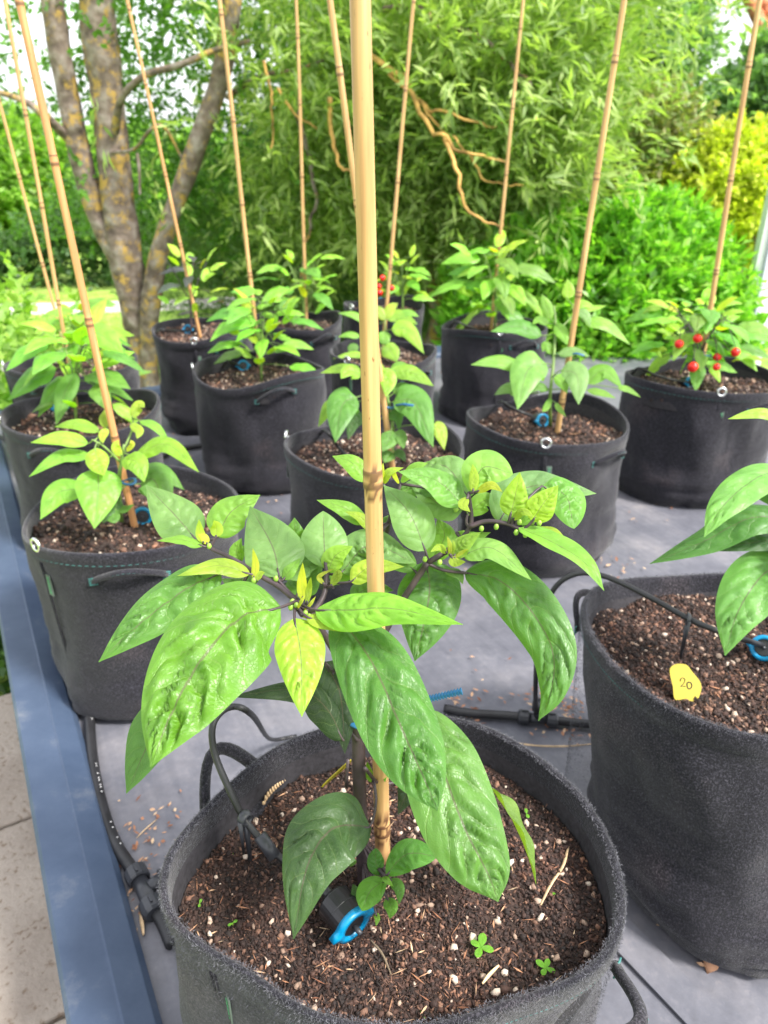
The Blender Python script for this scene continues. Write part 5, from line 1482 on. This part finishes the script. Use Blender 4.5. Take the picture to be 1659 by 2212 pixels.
dripper('black emitter with cyan ring on the soil of the foreground pot', W(757, 1990, .70), W(760, 1995, .68) - W(715, 1940, .70))
tubeP1 = [onz(640, 1590, .02), onz(585, 1597, .06), W(545, 1545, .85), W(500, 1527, .80), W(462, 1560, .77), W(463, 1625, .765), W(500, 1715, .755), W(532, 1775, .755), W(580, 1830, .745), W(640, 1880, .745), W(700, 1925, .735), W(735, 1965, .715)]
o = tubeo('drip_tube', tubeP1, 0.0036, M_hose, seg=60); tag(o, 'thin black drip tube looping over the rim into the foreground pot', 'tube')
dv = W(580, 1830, .745) - W(500, 1715, .755)
clip_stake('black stake clipping the drip tube in the foreground pot', W(530, 1768, .752), .075, dv)
mb = MB(); e = dv.normalized(); mb.tube([W(566, 1812, .745) - e * .004, W(566, 1812, .745) + e * .022], .0068, 12)
o = link('tube_coupler', mb.mesh('tube_coupler', M_fit)); tag(o, 'black barrel coupler on the drip tube beside the big purple leaf', 'coupler')
dripper('black emitter with cyan ring under the leaves in the pot tagged 20', onz(1650, 1400, .345), Vector((-.4, -.6, .5)))
tubeP2 = [onz(1158, 1540, .03), W(1157, 1480, 1.23), W(1165, 1360, 1.22), W(1195, 1275, 1.19), W(1245, 1240, 1.16), W(1310, 1246, 1.13), W(1400, 1288, 1.09), W(1490, 1338, 1.05), W(1560, 1366, 1.02), onz(1650, 1395, .35)]
o = tubeo('drip_tube', tubeP2, 0.0042, M_hose, seg=60); tag(o, 'thin black drip tube arching from the hose into the pot with tag 20', 'tube')
clip_stake('black stake clipping the drip tube in the pot with tag 20', W(1488, 1337, 1.05), .08, Vector((1, -.3, 0)))
for k, lab, px, py, ax in [(3, 'blue ring emitter beside the pinkish cane in the lower left pot', 308, 1115, (.3, -1, .3)), (12, 'blue ring emitter on the soil of the eyelet pot right of centre', 1170, 908, (.4, -1, .3)),
                           (14, 'blue ring emitter beside the rightmost cane', 1490, 826, (.4, -1, .3)), (6, 'blue ring emitter in the pot beside the forked trunk', 407, 712, (-.3, -1, .3)),
                           (7, 'small blue ring emitter in the pot with the front handle', 525, 790, (.3, -1, .3)), (4, 'blue ring emitter half hidden in the second pot along the coping', 130, 882, (.3, -1, .3)),
                           (9, 'blue ring emitter in the farthest pot', 822, 652, (.3, -1, .3))]:
    dripper(lab, onz(px, py, POTS[k].soilz + .016), ax)
for k, lab, pts in [(12, 'thin black tube entering the eyelet pot over its left rim', [(1075, 870, .30), (1085, 868, .38), (1100, 878, .37), (1130, 892, .345), (1165, 905, .34)]),
                    (14, 'thin black tube entering the wide pot at right over its left rim', [(1362, 812, .36), (1380, 795, .40), (1410, 808, .375), (1450, 820, .35), (1488, 826, .345)]),
                    (7, 'thin black tube entering the pot with the front handle', [(480, 795, .33), (490, 780, .40), (505, 785, .36), (522, 792, .345)]),
                    (6, 'thin black tube inside the pot beside the forked trunk', [(338, 718, .36), (350, 712, .40), (375, 715, .37), (405, 714, .355)]),
                    (11, 'thin black tube entering the perlite-rich pot over its back left rim', [(690, 940, .30), (700, 930, .39), (718, 945, .38), (730, 965, .345), (750, 985, .335)]),
                    (13, 'thin black tube over the rim of the pot before the laurel hedge', [(975, 705, .33), (985, 695, .41), (1010, 705, .39), (1030, 712, .36)])]:
    o = tubeo('drip_tube', [onz(*p) for p in pts], .004, M_hose, seg=20, n=8); tag(o, lab, 'tube')
# supply hoses
hz_ = .011
Ph = [onz(205, 1470, hz_), onz(194, 1530, hz_), onz(200, 1640, hz_), onz(220, 1740, hz_), onz(248, 1820, hz_), onz(285, 1878, hz_), onz(300, 1905, hz_)]
o = tubeo('supply_hose', Ph, .0098, M_hose, seg=50, n=14); tag(o, 'black supply hose lying along the inner edge of the left coping', 'hose')
mb = MB()
Q = [Vector(q) for q in spline(Ph, 120)]
for i in range(20, 95):
    if i % 3 == 0 or (i // 14) % 2 == 0 or random.random() < .25: continue
    a_ = Q[i]; d = (Q[i + 1] - a_).normalized(); s_ = Vector((-d.y, d.x, 0))
    c = a_ + Vector((0, 0, .0088)) + s_ * .0042
    mb.add([c, c + d * .0022, c + d * .0022 + s_ * .0022 - Vector((0, 0, .001)), c + s_ * .0022 - Vector((0, 0, .001))], [(0, 1, 2, 3)])
link('hose_print', mb.mesh('hose_print', M_print, False), o, kind='stuff')
o = tubeo('supply_hose', [onz(322, 1945, hz_), onz(350, 1990, hz_), onz(372, 2040, hz_)], .0098, M_hose, seg=12, n=14); tag(o, 'short black hose end running under the foreground pot', 'hose')
def tee(label, c, d, arm=None, L=.034, r=.0135):
    t = thing('hose_tee', label, 'hose fitting', c)
    d = Vector(d).normalized()
    mb = MB(); mb.tube([-d * L * .6, d * L * .6], r * .8, 16); link('tee_body', mb.mesh('tee_body', M_fit), t)
    for s_ in (-1, 1):
        mb = MB(); mb.tube([d * s_ * L * .55, d * s_ * L * .6, d * s_ * L * 1.15, d * s_ * L * 1.25], [r * 1.02, r * 1.18, r * 1.18, r * .95], 12)
        n_ = link('locking_nut', mb.mesh('locking_nut', M_fit, False), t)
        s2 = d.cross(Vector((0, 0, 1)))
        mb = MB(); mb.box(d * s_ * L * .85 + Vector((0, 0, r * 1.25)), (.012, .003, .003), Matrix.Rotation(math.atan2(d.y, d.x), 3, 'Z')); link('nut_rib', mb.mesh('nut_rib', M_fit, False), n_)
    if arm is not None:
        a = Vector(arm).normalized()
        mb = MB(); mb.tube([a * r * .5, a * L * .8], r * .8, 16); mb.tube([a * L * .75, a * L * 1.3], r * 1.15, 12)
        link('side_outlet', mb.mesh('side_outlet', M_fit), t, kind='stuff')
    return t
c = onz(312, 1925, .014)
dd = onz(322, 1945, hz_) - onz(298, 1895, hz_)
tee('black plastic tee joining the hoses between coping and foreground pot', c, dd, onz(360, 1895, hz_) - onz(312, 1925, hz_), L=.036, r=.0145)
Ph = [onz(960, 1530, .012), onz(1010, 1540, .012), onz(1100, 1546, .012), onz(1165, 1553, .012), onz(1230, 1560, .012), onz(1330, 1570, .012)]
o = tubeo('supply_hose', Ph, .0085, M_hose, seg=30, n=14); tag(o, 'black supply hose on the deck between foreground pot and tagged pot', 'hose')
tee('black tee on the hose feeding the arching drip tube', onz(1162, 1552, .013), onz(1230, 1560, .012) - onz(1100, 1546, .012), Vector((0, 0, 1)), L=.03, r=.012)
Ph = [onz(330, 1000, .012), onz(380, 972, .012), onz(440, 962, .012), onz(520, 950, .012)]
o = tubeo('supply_hose', Ph, .0085, M_hose, seg=24, n=10); tag(o, 'black hose lying on the deck between the left pots and the handled pot', 'hose')
Ph = [onz(-30, 935, .045), onz(10, 950, .045), onz(30, 985, .02), onz(40, 1010, .012)]
o = tubeo('supply_hose', Ph, .0085, M_hose, seg=24, n=10); tag(o, 'black hose crossing the coping at the left edge', 'hose')

# blue plant ties
def tie(label, c, r, tail=None):
    t = thing('plant_tie', label, 'plant tie', c)
    mb = MB(); Q = [Vector((r * math.cos(a), r * .8 * math.sin(a), .002 * math.sin(2 * a))) for a in np.linspace(0, 2 * PI, 30)]
    mb.tube(Q, .0016, 6, cap=False, flat=1.8); link('loop', mb.mesh('loop', M_tie), t)
    if tail:
        tl = Vector(tail); d = tl.normalized(); L = tl.length; up = (Vector((0, 0, 1)) - d * d.z).normalized(); s_ = d.cross(up)
        V = []; m = 9
        for side in (-.0008, .0008):
            for i in range(m):
                b0 = tl * (i / m) ; b1 = tl * ((i + .75) / m)
                V += [b0 - up * .0018 + s_ * side, b0 + up * .0012 + s_ * side, b1 + up * .0034 + s_ * side, b1 - up * .0018 + s_ * side, tl * ((i + 1) / m) - up * .0018 + s_ * side, tl * ((i + 1) / m) + up * .0012 + s_ * side]
        Fc = []
        for i in range(m):
            a = i * 6; b_ = a + m * 6
            Fc += [(a, a + 1, a + 2, a + 3), (a + 3, a + 2, a + 5, a + 4), (b_ + 3, b_ + 2, b_ + 1, b_), (b_ + 4, b_ + 5, b_ + 2, b_ + 3), (a + 1, b_ + 1, b_ + 2, a + 2), (a + 2, b_ + 2, b_ + 5, a + 5), (a, a + 3, b_ + 3, b_), (a + 3, a + 4, b_ + 4, b_ + 3)]
        link('serrated_tail', mesh_np('serrated_tail', V, Fc, M_tie, False), t, loc=Vector((r, 0, 0)) if False else None)
    return t
c0 = W(800, 1548, .695)
tie('dark blue serrated tie binding the purple stem to the thick cane', W(792, 1550, .70), .019)
t = thing('plant_tie', 'loose toothed tail of the blue tie sticking out right of the hanging leaf', 'plant tie', W(925, 1510, .66))
A0, A1 = Vector((0, 0, 0)), W(998, 1493, .65) - W(925, 1510, .66)
mb = MB(); n_ = 11; dl = (A1 - A0) / n_; up = Vector((0, 0, 1))
for i in range(n_):
    p0 = dl * i
    mb.tube([p0, p0 + dl * .95], [.0018, .0036], 4, flat=.5)
link('serrated_strip', mb.mesh('serrated_strip', M_tie, False), t, kind='stuff')
tie('dark blue tie around cane and stem of the lower left plant', W(276, 1040, 1.36), .014)
tie('dark blue tie around the cane directly behind the thick cane', W(838, 876, 1.66), .016)
mb = MB(); mb.tube([W(850, 876, 1.64), W(872, 873, 1.62), W(893, 876, 1.60)], .003, 6, flat=.5); o = link('tie_tail', mb.mesh('tie_tail', M_tie)); tag(o, 'free blue end of the tie behind the thick cane', 'plant tie')
tie('blue tie around the cane in the eyelet pot', W(1216, 765, 1.83), .016)
mb = MB(); mb.tube([W(1225, 766, 1.82), W(1245, 763, 1.80), W(1262, 768, 1.79)], .003, 6, flat=.5); o = link('tie_tail', mb.mesh('tie_tail', M_tie)); tag(o, 'free blue end of the tie on the cane in the eyelet pot', 'plant tie')
tie('blue tie on the rightmost cane above the red fruits', at(1522, 765, 2.12), .018)

# yellow tags
def plant_tag(name, label, c, right, up, pts, th=.0006, text=False):
    right, up = Vector(right).normalized(), Vector(up).normalized(); nn = right.cross(up).normalized()
    t = thing('plant_tag', label, 'plant tag', c)
    P_ = [Vector(p) for p in [(x, y, 0) for x, y in [tuple(q) for q in spline(pts[-2:] + pts + pts[:2], 12 * (len(pts) + 3) + 1)][24:24 + 12 * len(pts)]]]
    V = [right * p.x + up * p.y + nn * th for p in P_] + [right * p.x + up * p.y - nn * th for p in P_]
    n = len(P_)
    Fc = [tuple(range(n)), tuple(range(2 * n - 1, n - 1, -1))] + [(i, i + n, (i + 1) % n + n, (i + 1) % n) for i in range(n)]
    link('tag_plate', mesh_np('tag_plate', V, Fc, M_tag, False), t)
    if text:
        for st_ in ([(-.0075, .0035), (-.0065, .0075), (-.003, .008), (-.0015, .005), (-.004, .0005), (-.0075, -.003), (-.004, -.0025), (-.001, -.003)],
                    [(.0035, .003), (.001, 0.001), (.0015, -.0045), (.0045, -.006), (.0072, -.0025), (.0065, .002), (.0035, .003)]):
            Q = [right * float(q[0]) + up * float(q[1]) + nn * (th + .0002) for q in spline(st_, 24)]
            link('numeral', MB().tube(Q, .0009, 5, flat=.4).mesh('numeral', M_ink), t)
    return t
c = W(1480, 1480, 1.0)
c = onz(1482, 1478, .345) 
tb_ = (Vector((0, 0, CAMZ)) - c).normalized()
rt = Vector((1, -.05, 0)); upv = tb_.cross(rt).normalized()
if upv.z < 0: upv = -upv
plant_tag('a', 'yellow plastic tag with the handwritten number 20 standing in the soil', c, rt, upv,
          [(-.021, .018), (-.013, .026), (.001, .026), (.009, .017), (.019, .003), (.019, -.009), (.011, -.023), (-.003, -.026), (-.016, -.02), (-.018, -.004)], text=True)
c = W(728, 1670, .76)
plant_tag('b', 'yellow plastic tag lying tilted in the soil behind the purple stem', c, W(762, 1645, .76) - W(700, 1700, .75), Vector((.1, -.25, .5)), [(-.019, -.004), (-.008, -.007), (.014, -.0075), (.019, 0), (.014, .0075), (-.006, .006), (-.017, .003)])

# seedlings, straws, scraps
def seedling(px, py, s, lab):
    c = onz(px, py, .3175)
    t = thing('seedling', lab, 'seedling', c, 'tiny weed seedlings on the potting soil')
    ang = random.uniform(0, 3)
    link('stem', MB().tube([Vector((0, 0, -.003)), Vector((0, 0, s * .5))], .0005, 5).mesh('stem', M_bud), t)
    for q in range(2 if s < .008 else 4):
        a = ang + q * PI / (1 if s < .008 else 2) * 1.05
        d = Vector((math.cos(a), math.sin(a), .25))
        b0 = Vector((0, 0, s * .5)); LL = s * random.uniform(.8, 1.1)
        me = leaf_mesh([b0, b0 + d * LL * .5, b0 + d * LL - Vector((0, 0, LL * .15))], LL * .62, (0, 0, 1), nu=8, nv=6, a=.8, b=.6, puck=.01, seed=q)
        link('leaf', me, t, color=(.16, .42, .03))
for px, py, s, lab in [(1038, 2055, .013, 'seedling with long leaves on the front soil below the emitter'), (1178, 2098, .010, 'four-leaved seedling near the right front rim of the foreground pot'),
                       (1202, 1938, .006, 'tiny seedling beside the pale straw'), (503, 1998, .006, 'round two-leaved seedling at the left of the foreground soil'), (432, 1955, .005, 'tiny seedling close to the left rim of the foreground pot'),
                       (497, 1848, .005, 'minute seedling in the upper left soil near the stake'), (912, 2195, .006, 'tiny seedling at the very front of the soil'), (1137, 1762, .007, 'seedling right of the curled leaf'),
                       (408, 1828 + 40, .004, 'minute seedling in the left corner of the soil')]:
    seedling(px, py, s, lab)
def straw(lab, pts, z, r, cat='straw', mat=M_straw):
    P_ = [onz(x, y, z) for x, y in pts]
    m = len(P_)
    o = link('straw', MB().tube(spline(P_, 14), [r * (.35 + .65 * math.sin(PI * (i + 1) / 15)) for i in range(14)], 6, flat=.4).mesh('straw', mat)); tag(o, lab, cat); return o
straw('long pale dry blade standing across the soil at right', [(1228, 1828), (1216, 1870), (1190, 1910), (1168, 1955)], .324, .0026)
straw('brown twig lying in the soil left of the centre front', [(800, 2030), (825, 2060), (845, 2105)], .322, .0012, mat=M_twig)
straw('pale wooden splinter in the front right soil', [(1078, 2085), (1058, 2105), (1042, 2125)], .322, .0018)
straw('long thin dry stalk on the deck behind the foreground pot', [(1078, 1598), (1150, 1610), (1220, 1612), (1290, 1606)], .004, .0016)
straw('straw on the deck among rusty scraps beside the hose', [(338, 1770), (315, 1790), (295, 1810)], .004, .002)
straw('pale dry blade beside the coping below the tee', [(302, 1960), (306, 1990), (310, 2020)], .006, .004)
# coiled dry tendril on the soil
Q = []
for i in range(90):
    f = i / 89
    c = onz(568 + 60 * f, 1745 - 70 * f ** .6, .325)
    Q.append(c + Vector((0, .003 * math.cos(f * 75), .003 * math.sin(f * 75) + .002)))
o = link('dry_tendril', MB().tube(Q, .0013, 5).mesh('dry_tendril', M_straw)); tag(o, 'tan coiled dry tendril on the soil at the back left of the foreground pot', 'dry tendril')
# scraps of leaves and bark blown onto the deck
def litter(cx, cy, n, spread, s=1.0):
    c = onz(cx, cy, .003)
    p = np.array(c) + rng.normal(0, 1, (n, 3)) * np.array([spread, spread, 0.0006])
    p[:, 2] = np.abs(p[:, 2]) + .004
    return p, rng.uniform(.004, .016, n) * s, rng.uniform(.002, .007, n) * s
PP, LL, WW = [], [], []
for a_ in [(310, 1830, 46, .03), (330, 1780, 16, .03), (300, 1950, 14, .02), (1200, 1525, 90, .035), (1010, 1522, 40, .03), (1240, 1575, 16, .03), (1175, 1575, 14, .02), (1320, 1215, 10, .04, 1.4), (1390, 1105, 6, .05, 1.4),
           (190, 1500, 18, .02), (400, 975, 26, .08), (560, 1075, 26, .09), (950, 1180, 20, .1), (330, 870, 20, .1), (1545, 2075, 5, .02), (1480, 1950, 6, .05), (1000, 1400, 8, .1), (700, 1150, 14, .08), (930, 820, 16, .08), (1330, 1230, 14, .03)]:
    p, l, w_ = litter(*a_)
    PP.append(p); LL.append(l); WW.append(w_)
o = link('leaf_litter', scraps('leaf_litter', np.concatenate(PP), np.concatenate(LL), np.concatenate(WW), M_chip, .12), kind='stuff')
o = link('bark_piece', pebbles('bark_piece', np.array([tuple(onz(1535, 2075, .008))]), [.009], M_chip)); tag(o, 'rusty brown bark piece on the sheet at lower right', 'bark')
